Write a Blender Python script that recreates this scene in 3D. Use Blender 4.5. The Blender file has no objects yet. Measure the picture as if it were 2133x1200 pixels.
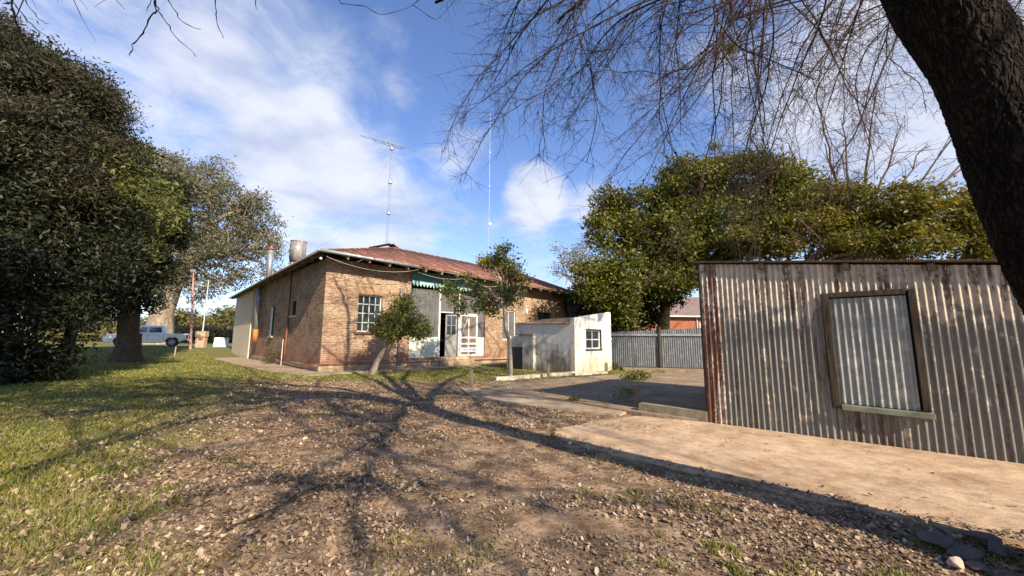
import bpy, bmesh, math, random
import numpy as np
from mathutils import Matrix, Vector

# ---------------------------------------------------------------- camera
scn = bpy.context.scene
CAMH = 1.38
FPX = 795.0
PITCH = math.atan(106/795.); ROLL = math.radians(.3)
_R = np.array([1, 0, 0.]); _U = np.array([0, -math.sin(PITCH), math.cos(PITCH)]); _F = np.array([0, math.cos(PITCH), math.sin(PITCH)])
_R2 = math.cos(ROLL)*_R + math.sin(ROLL)*_U; _U2 = -math.sin(ROLL)*_R + math.cos(ROLL)*_U
CAM = np.array([0, 0, CAMH])
cd = bpy.data.cameras.new('Camera'); cam = bpy.data.objects.new('Camera', cd); scn.collection.objects.link(cam)
cd.sensor_width = 36; cd.lens = 36*FPX/2133; cd.clip_start = .05; cd.clip_end = 3000
cam.matrix_world = Matrix(((_R2[0], _U2[0], -_F[0], 0), (_R2[1], _U2[1], -_F[1], 0), (_R2[2], _U2[2], -_F[2], CAMH), (0, 0, 0, 1)))
scn.camera = cam
scn.view_settings.view_transform = 'Standard'; scn.view_settings.look = 'None'
scn.view_settings.exposure = 1.0; scn.view_settings.gamma = 1.0
# ---------------------------------------------------------------- sun and sky
SUN_EL = math.radians(32); SUN_TH = math.radians(37)         # light travels along (-sin TH, cos TH)
sd = np.array([-math.sin(SUN_TH)*math.cos(SUN_EL), math.cos(SUN_TH)*math.cos(SUN_EL), -math.sin(SUN_EL)])
sl = bpy.data.lights.new('Sun', 'SUN'); sl.energy = 4.4; sl.angle = math.radians(.53); sl.color = (1, .87, .69)
so = bpy.data.objects.new('Sun', sl); scn.collection.objects.link(so)
so.rotation_euler = Vector(sd).to_track_quat('-Z', 'Y').to_euler()
w = bpy.data.worlds.new('World'); scn.world = w; w.use_nodes = True
def ray(x, y): return _F + (x-1066.5)/FPX*_R2 - (y-600)/FPX*_U2
def build_world():
    nt = w.node_tree; N = nt.nodes; L = nt.links; N.clear()
    out = N.new('ShaderNodeOutputWorld'); bg = N.new('ShaderNodeBackground'); bg.inputs[1].default_value = .067
    sky = N.new('ShaderNodeTexSky'); sky.sky_type = 'NISHITA'; sky.sun_disc = False
    sky.sun_elevation = SUN_EL; sky.sun_rotation = math.pi - SUN_TH
    sky.air_density = 1.0; sky.dust_density = .4; sky.ozone_density = 1.6; sky.altitude = 100
    tc = N.new('ShaderNodeTexCoord'); 
    sx = N.new('ShaderNodeSeparateXYZ'); L.new(tc.outputs['Generated'], sx.inputs[0])
    def mth(op, a, b=None, c=None, clamp=False):
        n = N.new('ShaderNodeMath'); n.operation = op; n.use_clamp = clamp
        for i, v in enumerate((a, b, c)):
            if v is None: continue
            if isinstance(v, (int, float)): n.inputs[i].default_value = v
            else: L.new(v, n.inputs[i])
        return n.outputs[0]
    zc = mth('ADD', mth('MAXIMUM', sx.outputs[2], 0.0), .16)
    cx = mth('DIVIDE', sx.outputs[0], zc); cy = mth('DIVIDE', sx.outputs[1], zc)
    cb = N.new('ShaderNodeCombineXYZ'); L.new(cx, cb.inputs[0]); L.new(cy, cb.inputs[1])
    def noise(scale, det, rough, dist, off):
        mp = N.new('ShaderNodeMapping'); L.new(cb.outputs[0], mp.inputs[0]); mp.inputs[1].default_value = off
        n = N.new('ShaderNodeTexNoise'); n.inputs['Scale'].default_value = scale; n.inputs['Detail'].default_value = det
        n.inputs['Roughness'].default_value = rough; n.inputs['Distortion'].default_value = dist
        L.new(mp.outputs[0], n.inputs['Vector']); return n.outputs['Fac']
    def lobe(px, py, rad, amp):                    # broad cloud bank around a direction of the sky
        d = ray(px, py); d = d/np.linalg.norm(d)
        vm = N.new('ShaderNodeVectorMath'); vm.operation = 'DOT_PRODUCT'; L.new(tc.outputs['Generated'], vm.inputs[0]); vm.inputs[1].default_value = tuple(d)
        mr = N.new('ShaderNodeMapRange'); mr.interpolation_type = 'SMOOTHSTEP'
        mr.inputs[1].default_value = math.cos(math.radians(rad)); mr.inputs[2].default_value = 1.0
        mr.inputs[3].default_value = 0; mr.inputs[4].default_value = amp
        L.new(vm.outputs['Value'], mr.inputs[0]); return mr.outputs[0]
    n1 = noise(1.5, 12, .60, .5, (3.1, 1.7, 0)); n2 = noise(4.4, 12, .66, .7, (7.1, 4.2, 0))
    base = mth('ADD', mth('MULTIPLY', n1, .62), mth('MULTIPLY', n2, .42))
    acc = base
    for q in ((600, 260, 16, .13), (330, 100, 24, .12), (100, 30, 16, .06), (700, 430, 15, .13), (900, 450, 11, .10), (1115, 405, 6, .34), (650, 340, 10, .10), (850, 180, 4, .16), (960, 300, 7, .12), (820, 60, 4, .10),
              (1240, 420, 5, .14), (1700, 160, 16, .16), (2050, 120, 18, .20), (1450, 160, 7, .12), (1330, 230, 5, .10),
              (950, 120, 11, -.12), (1150, 180, 12, -.14), (1400, 320, 10, -.12), (600, 110, 6, -.08), (430, 290, 5, -.12), (500, 420, 6, -.10), (960, 490, 5, -.10), (1000, 380, 5, -.08), (750, 250, 4, -.08)):
        acc = mth('ADD', acc, lobe(*q))
    hz = N.new('ShaderNodeMapRange'); hz.interpolation_type = 'SMOOTHSTEP'; L.new(sx.outputs[2], hz.inputs[0])
    hz.inputs[1].default_value = .42; hz.inputs[2].default_value = 0.0; hz.inputs[3].default_value = 0; hz.inputs[4].default_value = .14
    acc = mth('ADD', acc, hz.outputs[0])
    mr = N.new('ShaderNodeMapRange'); mr.interpolation_type = 'SMOOTHSTEP'; L.new(acc, mr.inputs[0])
    mr.inputs[1].default_value = .50; mr.inputs[2].default_value = .84; mr.inputs[3].default_value = 0; mr.inputs[4].default_value = .92
    # cloud body: white with grey undersides
    n3 = noise(2.2, 8, .55, .2, (1.3, 9.2, 0))
    cr = N.new('ShaderNodeValToRGB'); L.new(n3, cr.inputs[0])
    cr.color_ramp.elements[0].position = .36; cr.color_ramp.elements[0].color = (4.3, 4.9, 6.4, 1)
    cr.color_ramp.elements[1].position = .58; cr.color_ramp.elements[1].color = (6.9, 7.1, 7.9, 1)
    tint = N.new('ShaderNodeMixRGB'); tint.blend_type = 'MULTIPLY'; tint.inputs[0].default_value = 1
    L.new(sky.outputs[0], tint.inputs[1]); tint.inputs[2].default_value = (1.30, 1.42, 1.80, 1)
    mix = N.new('ShaderNodeMixRGB'); L.new(mr.outputs[0], mix.inputs[0]); L.new(tint.outputs[0], mix.inputs[1]); L.new(cr.outputs[0], mix.inputs[2])
    L.new(mix.outputs[0], bg.inputs[0]); L.new(bg.outputs[0], out.inputs[0])
build_world()

# ---------------------------------------------------------------- survey helpers: sight lines onto real planes
def G(x, y, z=0.):
    d = ray(x, y); return CAM + d*((z-CAMH)/d[2])
def AT(x, y, Y):
    d = ray(x, y); return CAM + d*(Y/d[1])
def PL(x, y, p0, n):
    d = ray(x, y); return CAM + d*(np.dot(p0-CAM, n)/np.dot(d, n))
def ss(a, b, x):
    t = np.clip((x-a)/(b-a), 0, 1); return t*t*(3-2*t)
def terr(x, y):
    d = np.hypot(x, y); return .58*ss(31, 43, d)*ss(-4, 8, y)
def vnoise(x, y, s, seed=0):
    r = np.random.RandomState(seed); v = 0*x
    for k in range(7):
        a = r.rand()*6.28; f = (1+k*.45)/s; v = v + np.sin((x*math.cos(a)+y*math.sin(a))*f*3 + r.rand()*6.28)/(1+k*.25)
    return v/3.2
HA = math.radians(46)
C0 = G(665, 775); FU = np.array([math.sin(HA), math.cos(HA), 0]); LV = np.array([-math.cos(HA), math.sin(HA), 0])
def FW(x, y, off=0):
    q = PL(x, y, C0-LV*off, LV)-C0; return float(q@FU), float(q[2])
def LW(x, y, off=0):
    q = PL(x, y, C0-FU*off, FU)-C0; return float(q@LV), float(q[2])
HZ = math.pi/2-HA      # z rotation of the house frame

# ---------------------------------------------------------------- object helpers
COL = scn.collection
def tag(o, label=None, cat=None, group=None, kind=None):
    if label: o['label'] = label
    if cat: o['category'] = cat
    if group: o['group'] = group
    if kind: o['kind'] = kind
    return o
def thing(name, label, cat, loc=(0, 0, 0), rz=0, group=None):
    o = bpy.data.objects.new(name, None); COL.objects.link(o); o.location = tuple(float(v) for v in loc); o.rotation_euler = (0, 0, rz)
    o.empty_display_size = .2
    return tag(o, label, cat, group)
class MB:
    def __init__(s): s.v = []; s.f = []; s.uv = []; s.mi = []
    def add(s, vs, fs, uvs=None, mi=0):
        b = len(s.v); s.v += [tuple(map(float, q)) for q in vs]
        for i, f in enumerate(fs):
            s.f.append(tuple(b+k for k in f)); s.uv.append(uvs[i] if uvs else None); s.mi.append(mi)
        return s
    def box(s, a, b, mi=0):
        x0, y0, z0 = a; x1, y1, z1 = b
        if x0 > x1: x0, x1 = x1, x0
        if y0 > y1: y0, y1 = y1, y0
        if z0 > z1: z0, z1 = z1, z0
        v = [(x0,y0,z0),(x1,y0,z0),(x1,y1,z0),(x0,y1,z0),(x0,y0,z1),(x1,y0,z1),(x1,y1,z1),(x0,y1,z1)]
        f = [(0,3,2,1),(4,5,6,7),(0,1,5,4),(1,2,6,5),(2,3,7,6),(3,0,4,7)]
        uv = []
        for q in f:
            P = [v[k] for k in q]
            xs = {p[0] for p in P}; ys = {p[1] for p in P}
            if len(ys) == 1: uv.append([(p[0], p[2]) for p in P])
            elif len(xs) == 1: uv.append([(p[1]+.11, p[2]) for p in P])
            else: uv.append([(p[0], p[1]) for p in P])
        return s.add(v, f, uv, mi)
    def hexa(s, pts, mi=0):      # 8 points: bottom 4 ccw, top 4 ccw
        return s.add(pts, [(0,3,2,1),(4,5,6,7),(0,1,5,4),(1,2,6,5),(2,3,7,6),(3,0,4,7)], None, mi)
    def bar(s, p, q, wd, th, up=(0, 0, 1), mi=0):
        p = np.array(p, float); q = np.array(q, float); d = q-p; d /= np.linalg.norm(d)
        u = np.array(up, float); a = np.cross(d, u)
        if np.linalg.norm(a) < 1e-4: a = np.cross(d, (1, 0, 0))
        a /= np.linalg.norm(a); b = np.cross(a, d)
        P = []
        for e in (p, q):
            for sa, sb in ((-1,-1),(1,-1),(1,1),(-1,1)): P.append(e+a*sa*wd/2+b*sb*th/2)
        return s.hexa(P, mi)
    def tube(s, pts, rad, n=8, cap=True, mi=0):
        pts = [np.array(p, float) for p in pts]; m = len(pts)
        if not hasattr(rad, '__len__'): rad = [rad]*m
        V = []; ref = None
        for i in range(m):
            d = pts[min(i+1, m-1)]-pts[max(i-1, 0)]; d = d/(np.linalg.norm(d)+1e-9)
            if ref is None: ref = np.array((0, 0, 1.)) if abs(d[2]) < .8 else np.array((1., 0, 0))
            a = np.cross(d, ref); a /= np.linalg.norm(a)+1e-9; b = np.cross(a, d); ref = b
            for k in range(n):
                t = 2*math.pi*k/n; V.append(pts[i]+(a*math.cos(t)+b*math.sin(t))*rad[i])
        Fc = [(i*n+k, i*n+(k+1) % n, (i+1)*n+(k+1) % n, (i+1)*n+k) for i in range(m-1) for k in range(n)]
        if cap: Fc += [tuple(range(n))[::-1], tuple((m-1)*n+k for k in range(n))]
        return s.add(V, Fc, None, mi)
    def build(s, name, mat, parent=None, smooth=False, loc=None):
        me = bpy.data.meshes.new(name); me.from_pydata(s.v, [], s.f); 
        for m in (mat if isinstance(mat, (list, tuple)) else [mat]): me.materials.append(m)
        if any(u for u in s.uv):
            ul = me.uv_layers.new(name='UVMap'); k = 0
            for pi, p in enumerate(me.polygons):
                for j in range(len(p.vertices)):
                    ul.data[p.loop_start+j].uv = s.uv[pi][j] if s.uv[pi] else (0, 0)
        if any(s.mi):
            me.polygons.foreach_set('material_index', s.mi)
        if smooth: me.polygons.foreach_set('use_smooth', [True]*len(me.polygons))
        me.update()
        o = bpy.data.objects.new(name, me); COL.objects.link(o)
        if parent: o.parent = parent
        if loc is not None: o.location = tuple(map(float, loc))
        return o
def bevel(o, wdt, seg=2):
    m = o.modifiers.new('Bevel', 'BEVEL'); m.width = wdt; m.segments = seg; m.limit_method = 'ANGLE'; return o
def npmesh(name, V, Fq, mat, parent=None, smooth=False):
    """V (n,3) array, Fq (m,k) array -> object"""
    me = bpy.data.meshes.new(name); n = len(V); m, k = Fq.shape
    me.vertices.add(n); me.vertices.foreach_set('co', np.ascontiguousarray(V, dtype=np.float32).ravel())
    me.loops.add(m*k); me.loops.foreach_set('vertex_index', Fq.astype(np.int32).ravel())
    me.polygons.add(m); me.polygons.foreach_set('loop_start', np.arange(0, m*k, k, dtype=np.int32))
    try: me.polygons.foreach_set('loop_total', np.full(m, k, dtype=np.int32))
    except Exception: pass
    me.materials.append(mat); me.update(calc_edges=True)
    if smooth: me.polygons.foreach_set('use_smooth', [True]*m)
    o = bpy.data.objects.new(name, me); COL.objects.link(o)
    if parent: o.parent = parent
    return o

# ---------------------------------------------------------------- materials
class Mat:
    def __init__(s, name, rough=.8, metal=0, spec=.5):
        s.m = bpy.data.materials.new(name); s.m.use_nodes = True; s.N = s.m.node_tree.nodes; s.L = s.m.node_tree.links
        s.b = s.N['Principled BSDF']; s.b.inputs['Roughness'].default_value = rough; s.b.inputs['Metallic'].default_value = metal
        s.b.inputs['Specular IOR Level'].default_value = spec
        s.tc = s.N.new('ShaderNodeTexCoord')
    def vec(s, kind='Object', scale=(1, 1, 1), off=(0, 0, 0)):
        mp = s.N.new('ShaderNodeMapping'); s.L.new(s.tc.outputs[kind], mp.inputs[0]); mp.inputs[3].default_value = scale; mp.inputs[1].default_value = off
        return mp.outputs[0]
    def noise(s, scale, det=6, rough=.6, vec=None, dist=0):
        n = s.N.new('ShaderNodeTexNoise'); n.inputs['Scale'].default_value = scale; n.inputs['Detail'].default_value = det
        n.inputs['Roughness'].default_value = rough; n.inputs['Distortion'].default_value = dist
        s.L.new(vec or s.vec(), n.inputs['Vector']); return n.outputs['Fac']
    def ramp(s, fac, *stops):
        r = s.N.new('ShaderNodeValToRGB'); s.L.new(fac, r.inputs[0]); el = r.color_ramp.elements
        while len(el) < len(stops): el.new(.5)
        for e, (p, c) in zip(el, stops):
            e.position = p; e.color = (c, c, c, 1) if isinstance(c, (int, float)) else (*c, 1)
        return r.outputs[0]
    def mix(s, fac, a, b, mode='MIX'):
        n = s.N.new('ShaderNodeMixRGB'); n.blend_type = mode
        for i, v in enumerate((fac, a, b)):
            if isinstance(v, (int, float)): n.inputs[i].default_value = v if i == 0 else (v, v, v, 1)
            elif isinstance(v, tuple): n.inputs[i].default_value = (*v, 1)
            else: s.L.new(v, n.inputs[i])
        return n.outputs[0]
    def math(s, op, a, b=0., clamp=False):
        n = s.N.new('ShaderNodeMath'); n.operation = op; n.use_clamp = clamp
        for i, v in enumerate((a, b)):
            if isinstance(v, (int, float)): n.inputs[i].default_value = v
            else: s.L.new(v, n.inputs[i])
        return n.outputs[0]
    def rng(s, v, a, b, c=0., d=1.):
        n = s.N.new('ShaderNodeMapRange'); s.L.new(v, n.inputs[0])
        for i, q in enumerate((a, b, c, d)): n.inputs[i+1].default_value = q
        return n.outputs[0]
    def sep(s, v=None):
        n = s.N.new('ShaderNodeSeparateXYZ'); s.L.new(v or s.vec(), n.inputs[0]); return n.outputs
    def color(s, c):
        if isinstance(c, tuple): s.b.inputs['Base Color'].default_value = (*c, 1)
        else: s.L.new(c, s.b.inputs['Base Color'])
        return s
    def rough(s, c): s.L.new(c, s.b.inputs['Roughness']); return s
    def bump(s, h, st=.3, dist=.02):
        n = s.N.new('ShaderNodeBump'); n.inputs['Strength'].default_value = st; n.inputs['Distance'].default_value = dist
        s.L.new(h, n.inputs['Height']); s.L.new(n.outputs[0], s.b.inputs['Normal']); return s
def simple(name, c1, c2=None, sc=4, rough=.8, metal=0, bump=.25, dist=.01, spec=.4, stretch=(1, 1, 1)):
    m = Mat(name, rough, metal, spec); c2 = c2 or tuple(v*.72 for v in c1)
    n = m.noise(sc, 8, .65, m.vec(scale=stretch)); m.color(m.ramp(n, (.32, c2), (.66, c1)))
    if bump: m.bump(n, bump, dist)
    return m.m

def brick_mat(name, dark=1.0):
    m = Mat(name, .92, 0, .2)
    uv = m.vec('UV'); nw = m.noise(1.6, 3, .5, uv); 
    jit = m.mix(.012, uv, m.N.new('ShaderNodeTexNoise').outputs['Color'], 'ADD')
    b = m.N.new('ShaderNodeTexBrick'); m.L.new(jit, b.inputs['Vector'])
    b.inputs['Scale'].default_value = 1; b.inputs['Brick Width'].default_value = .235; b.inputs['Row Height'].default_value = .074
    b.inputs['Mortar Size'].default_value = .009; b.inputs['Mortar Smooth'].default_value = .25; b.inputs['Bias'].default_value = -.1
    b.inputs['Color1'].default_value = (.57, .425, .295, 1); b.inputs['Color2'].default_value = (.34, .215, .145, 1); b.inputs['Mortar'].default_value = (.36, .27, .19, 1)
    big = m.noise(.55, 6, .62, uv); col = m.mix(m.ramp(big, (.36, 0.), (.7, .75)), b.outputs['Color'], (.62, .50, .36), 'MIX')
    fine = m.noise(13, 4, .7, m.vec('UV', (1, 2.6, 1))); col = m.mix(.75, col, m.ramp(fine, (.3, (.45, .38, .34)), (.62, (1.15, 1.13, 1.1))), 'MULTIPLY')
    med = m.noise(4.5, 7, .72, m.vec('UV', (1, 3.0, 1), (9, 1, 0))); col = m.mix(.9, col, m.ramp(med, (.36, (.40, .31, .26)), (.54, (1.06, 1.03, 1.))), 'MULTIPLY'); blot = m.noise(.9, 8, .7, m.vec('UV', (1, 1.3, 1), (3, 7, 0))); col = m.mix(.8, col, m.ramp(blot, (.38, (.50, .41, .36)), (.56, (.97, .97, .97))), 'MULTIPLY')
    # dark missing joints here and there
    hol = m.noise(6.5, 4, .65, m.vec('UV', (1, 3.4, 1), (5, 3, 0))); col = m.mix(m.ramp(hol, (.60, 0.), (.66, .85)), col, (.07, .045, .03))
    # reddish, damp stained foot of the wall
    z = m.sep(uv)[1]; st = m.noise(1.3, 7, .7, m.vec('UV', (1, 1, 1), (2, 8, 0)))
    low = m.math('ADD', m.rng(z, 2.1, .2), m.math('MULTIPLY', m.math('SUBTRACT', st, .5), 2.2))
    col = m.mix(m.ramp(low, (.35, 0.), (.95, .62)), col, (.36, .17, .10))
    col = m.mix(m.ramp(m.math('ADD', m.rng(z, 1.1, -.1), m.math('MULTIPLY', m.math('SUBTRACT', fine, .5), 2.0)), (.6, 0.), (1.1, .8)), col, (.13, .10, .075))
    m.color(col)
    h = m.math('SUBTRACT', m.math('MULTIPLY', fine, .5), m.math('ADD', b.outputs['Fac'], m.ramp(hol, (.60, 0.), (.66, 1.))))
    m.bump(h, .8, .014); return m.m
def plaster_mat(name, base=(.72, .67, .56), dirt=(.16, .14, .11), amount=.5, warm=.0, zh=1.2):
    m = Mat(name, .9, 0, .2); v = m.vec()
    n = m.noise(1.4, 10, .68, v, .4); s = m.noise(2.2, 8, .7, m.vec(scale=(2.4, 2.4, .35))); f = m.noise(14, 6, .7, v)
    z = m.sep()[2]
    a = m.math('ADD', m.math('MULTIPLY', m.math('SUBTRACT', n, .5), 2.6), m.math('ADD', m.rng(z, zh, 0., -.25, .55), m.math('MULTIPLY', m.math('SUBTRACT', s, .5), 1.6)))
    a = m.math('ADD', a, amount-.5)
    col = m.mix(m.ramp(f, (.3, .55), (.7, 1.)), tuple(q*.8 for q in base), base)
    col = m.mix(m.ramp(a, (.05, 0.), (.75, .9)), col, dirt)
    if warm: col = m.mix(m.math('MULTIPLY', m.rng(z, 1.5, .2), warm), col, (.52, .36, .17))
    vor = m.N.new('ShaderNodeTexVoronoi'); vor.feature = 'DISTANCE_TO_EDGE'; vor.inputs['Scale'].default_value = .75
    m.L.new(m.mix(.25, v, m.N.new('ShaderNodeTexNoise').outputs['Color'], 'ADD'), vor.inputs['Vector'])
    cr = m.ramp(vor.outputs[0], (.0, 1.), (.008, 0.)); col = m.mix(m.math('MULTIPLY', cr, .6), col, (.12, .1, .08))
    m.color(col); m.bump(m.math('SUBTRACT', m.math('ADD', f, n), m.math('MULTIPLY', cr, 1.)), .5, .012); return m.m
def zinc_mat(name, zinc=(.36, .38, .38), paint=(.52, .47, .40), rust=(.22, .085, .04), pa=.5, ra=.35, metal=.35, top=None, rough=.5):
    m = Mat(name, rough, metal, .5)
    st = m.noise(3., 9, .68, m.vec(scale=(3.2, 1, .45))); n = m.noise(5., 10, .7, m.vec()); fn = m.noise(26, 6, .75, m.vec(scale=(1, 1, .6)))
    z = m.sep()[2]
    a = m.math('ADD', st, m.math('MULTIPLY', m.math('SUBTRACT', n, .5), .8))
    if top is not None: a = m.math('ADD', a, m.rng(z, top-1.1, top, -.12, .32))
    col = m.mix(m.ramp(a, (.62-pa*.3, 0.), (.70-pa*.3, 1.)), m.mix(m.ramp(fn, (.3, 0.), (.7, 1.)), tuple(q*.62 for q in zinc), zinc), m.mix(m.ramp(n, (.3, 0.), (.6, 1.)), tuple(q*.6 for q in paint), paint))
    r = m.math('ADD', m.noise(2.6, 9, .72, m.vec(scale=(3.4, 1, .28), off=(4, 1, 2))), m.math('MULTIPLY', m.math('SUBTRACT', fn, .5), .6))
    rf = m.ramp(r, (.72-ra*.45, 0.), (.80-ra*.45, 1.)); rc = m.mix(m.ramp(fn, (.35, 0.), (.65, 1.)), tuple(q*.45 for q in rust), tuple(q*1.5 for q in rust))
    col = m.mix(rf, col, rc); m.color(col)
    m.L.new(m.rng(rf, 0, 1, rough, .85), m.b.inputs['Roughness']); m.L.new(m.rng(rf, 0, 1, metal, 0.), m.b.inputs['Metallic'])
    m.bump(m.math('ADD', fn, n), .35, .006); return m.m
def leaf_mat(name, cols, trans=.35, rough=.55):
    m = Mat(name, rough, 0, .35)
    g = m.N.new('ShaderNodeNewGeometry'); r = m.N.new('ShaderNodeValToRGB'); m.L.new(g.outputs['Random Per Island'], r.inputs[0])
    el = r.color_ramp.elements
    while len(el) < len(cols): el.new(.5)
    for i, (e, c) in enumerate(zip(el, cols)): e.position = i/(len(cols)-1); e.color = (*c, 1)
    big = m.noise(.45, 3, .5, m.vec()); c = m.mix(.8, r.outputs[0], m.ramp(big, (.35, (.72, .72, .78)), (.65, (1.2, 1.15, .95))), 'MULTIPLY')
    m.color(c)
    tr = m.N.new('ShaderNodeBsdfTranslucent'); m.L.new(m.mix(1, c, (1.3, 1.35, .6), 'MULTIPLY'), tr.inputs[0])
    mx = m.N.new('ShaderNodeMixShader'); mx.inputs[0].default_value = trans
    m.L.new(m.b.outputs[0], mx.inputs[1]); m.L.new(tr.outputs[0], mx.inputs[2]); m.L.new(mx.outputs[0], m.N['Material Output'].inputs[0]); return m.m
def bark_mat(name, c1, c2, sc=6, st=(1, 1, .25), bump=1., dist=.03, plates=False):
    m = Mat(name, .95, 0, .15); n = m.noise(sc, 10, .7, m.vec(scale=st), .8); n2 = m.noise(2.5, 6, .6)
    c = m.mix(.6, m.ramp(n, (.34, c2), (.62, c1)), m.ramp(n2, (.3, (.6, .6, .6)), (.7, (1.25, 1.25, 1.2))), 'MULTIPLY')
    lich = m.noise(9, 8, .75, m.vec(off=(3, 3, 3))); c = m.mix(m.ramp(lich, (.66, 0.), (.7, .6)), c, (.28, .27, .2))
    if plates:
        wn = m.N.new('ShaderNodeTexNoise'); wn.inputs['Scale'].default_value = 4; wn.inputs['Detail'].default_value = 5; m.L.new(m.vec(scale=(1, 1, .4)), wn.inputs['Vector'])
        vo = m.N.new('ShaderNodeTexVoronoi'); vo.feature = 'DISTANCE_TO_EDGE'; vo.inputs['Scale'].default_value = 30; m.L.new(m.mix(.38, m.vec(scale=(1, 1, .12)), wn.outputs['Color'], 'ADD'), vo.inputs['Vector'])
        e = m.ramp(vo.outputs[0], (.0, 0.), (.22, 1.)); c = m.mix(1, c, m.ramp(vo.outputs[0], (.0, (.45, .42, .40)), (.2, (1.1, 1.08, 1.05))), 'MULTIPLY'); n = m.math('ADD', m.math('MULTIPLY', e, 1.4), n)
    m.color(c); m.bump(n, bump, dist); return m.m
def glass_mat(name, c=(.03, .04, .045), rough=.12):
    m = Mat(name, rough, 0, .8); n = m.noise(3, 4, .6); m.color(m.ramp(n, (.3, c), (.7, tuple(q*1.6 for q in c)))); m.bump(n, .1, .01); return m.m

M_brick = brick_mat('brick'); 
M_plinth = plaster_mat('plinth_plaster', (.50, .38, .25), (.17, .12, .08), .62, .2, .5)
M_cream = plaster_mat('cream_plaster', (.84, .68, .47), (.22, .17, .11), .12, 0, .7)
M_wains = plaster_mat('wainscot_paint', (.68, .70, .56), (.30, .34, .22), .34, .1, .9)
M_annexL = plaster_mat('annex_plaster_stained', (.76, .74, .68), (.12, .105, .075), .72, .15, 1.5)  # side plaster: whiter base, heavier dark stains
M_annexR = plaster_mat('annex_plaster_cream', (.74, .70, .60), (.33, .26, .16), .32, .45, .9)  # front plaster: creamier base, lighter stains
M_roof = zinc_mat('red_roof_paint', (.30, .10, .065), (.36, .115, .07), (.40, .17, .09), .5, .5, 0., None, .7)
def roof_mat():
    m = Mat('rusty_red_roof', .75, .0, .3); a = m.noise(1.6, 9, .7, m.vec(scale=(2.6, .35, .35))); f = m.noise(9, 8, .75, m.vec(scale=(2, .7, .7))); bg = m.noise(.7, 6, .6)
    c = m.mix(m.ramp(f, (.35, 0.), (.65, 1.)), (.10, .04, .028), (.22, .085, .055)); c = m.mix(m.ramp(bg, (.4, 0.), (.65, .7)), c, (.13, .06, .042))
    c = m.mix(m.ramp(m.math('ADD', a, m.math('MULTIPLY', m.math('SUBTRACT', f, .5), .5)), (.53, 0.), (.64, .8)), c, (.46, .29, .19)); m.color(c); m.bump(f, .3, .006); return m.m
M_zinc = zinc_mat('zinc', (.34, .36, .37), (.44, .44, .43), (.2, .11, .06), .3, .02, .4)
M_zincF = zinc_mat('fence_zinc', (.155, .165, .17), (.21, .215, .21), (.17, .12, .09), .35, .0, .3)
M_white = simple('white_wood_paint', (.74, .75, .72), (.45, .44, .40), 7, .6, 0, .3, .006)
M_teal = simple('teal_boards', (.13, .28, .235), (.06, .14, .12), 5, .7, 0, .3, .006)
M_tealL = simple('teal_valance_paint', (.36, .58, .52), (.22, .38, .34), 6, .7)
M_screen = simple('grey_insect_screen', (.135, .13, .12), (.085, .08, .075), 2, .85)
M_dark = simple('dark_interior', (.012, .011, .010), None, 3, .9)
M_woodD = simple('dark_weathered_wood', (.11, .078, .052), (.04, .028, .02), 5, .9, 0, .6, .012, .2, (6, 6, .5))
M_woodF = simple('shed_frame_wood', (.085, .062, .04), (.03, .022, .015), 5, .9, 0, .7, .01, .2, (5, 5, .6))
M_woodG = simple('grey_post_wood', (.24, .19, .14), (.09, .07, .05), 6, .95, 0, .7, .012, .2, (4, 4, .5))
M_sillG = simple('greenish_sill_wood', (.18, .185, .125), (.08, .085, .055), 6, .9, 0, .5, .01)
M_pipeR = simple('brown_pipe_paint', (.26, .10, .06), (.16, .06, .04), 6, .6)
M_rustO = simple('orange_rust', (.50, .22, .07), (.28, .10, .035), 6, .85)
M_glass = glass_mat('window_glass', (.022, .03, .03))
M_glassM = glass_mat('milky_glass', (.28, .33, .34), .35)
M_soffit = simple('soffit_boards', (.10, .065, .045), (.045, .03, .022), 3, .95)
M_gut = zinc_mat('gutter_zinc', (.40, .42, .42), (.48, .47, .44), (.2, .1, .05), .4, .03, .5)
M_black = simple('black_rubber', (.02, .02, .02), None, 5, .7)
M_steel = simple('galvanised_mast', (.45, .46, .47), (.3, .3, .31), 9, .45, .6, .1)
M_wire = simple('wire', (.12, .12, .12), None, 3, .6)

# ---------------------------------------------------------------- ground
def ground_mat():
    m = Mat('ground_soil', .97, 0, .12); P = m.vec(); s = m.sep(P)
    n1 = m.noise(.55, 8, .6, P); n2 = m.noise(2.6, 10, .68, P); n3 = m.noise(22, 8, .72, P); n4 = m.noise(90, 4, .7, P)
    dirt = m.mix(m.ramp(n2, (.40, 0.), (.62, 1.)), (.165, .108, .066), (.50, .35, .22))
    dirt = m.mix(.85, dirt, m.ramp(n3, (.32, (.5, .47, .45)), (.58, (1.15, 1.12, 1.08))), 'MULTIPLY')
    dirt = m.mix(m.ramp(n4, (.62, 0.), (.7, .55)), dirt, (.50, .36, .25))
    gr = m.mix(m.ramp(n3, (.35, 0.), (.6, 1.)), (.08, .08, .026), (.20, .19, .06))
    # grass to the left and close to the house, soil in the worn middle of the yard
    a = m.math('ADD', m.rng(m.math('ADD', s[0], m.math('MULTIPLY', s[1], .55)), .2, -3.4), m.math('MULTIPLY', m.math('SUBTRACT', n1, .5), 1.8))
    a = m.math('ADD', a, m.math('MULTIPLY', m.math('SUBTRACT', n2, .5), 1.5))
    far = m.rng(s[1], 12.2, 13.6); a = m.math('MAXIMUM', a, m.math('ADD', far, m.math('MULTIPLY', m.math('SUBTRACT', n2, .5), 1.2)))
    col = m.mix(m.ramp(a, (.30, 0.), (.62, 1.)), dirt, gr); m.color(col)
    m.bump(m.math('ADD', m.math('MULTIPLY', n3, 1.), m.math('MULTIPLY', n2, 1.2)), .9, .03); return m.m
M_ground = ground_mat()
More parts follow.
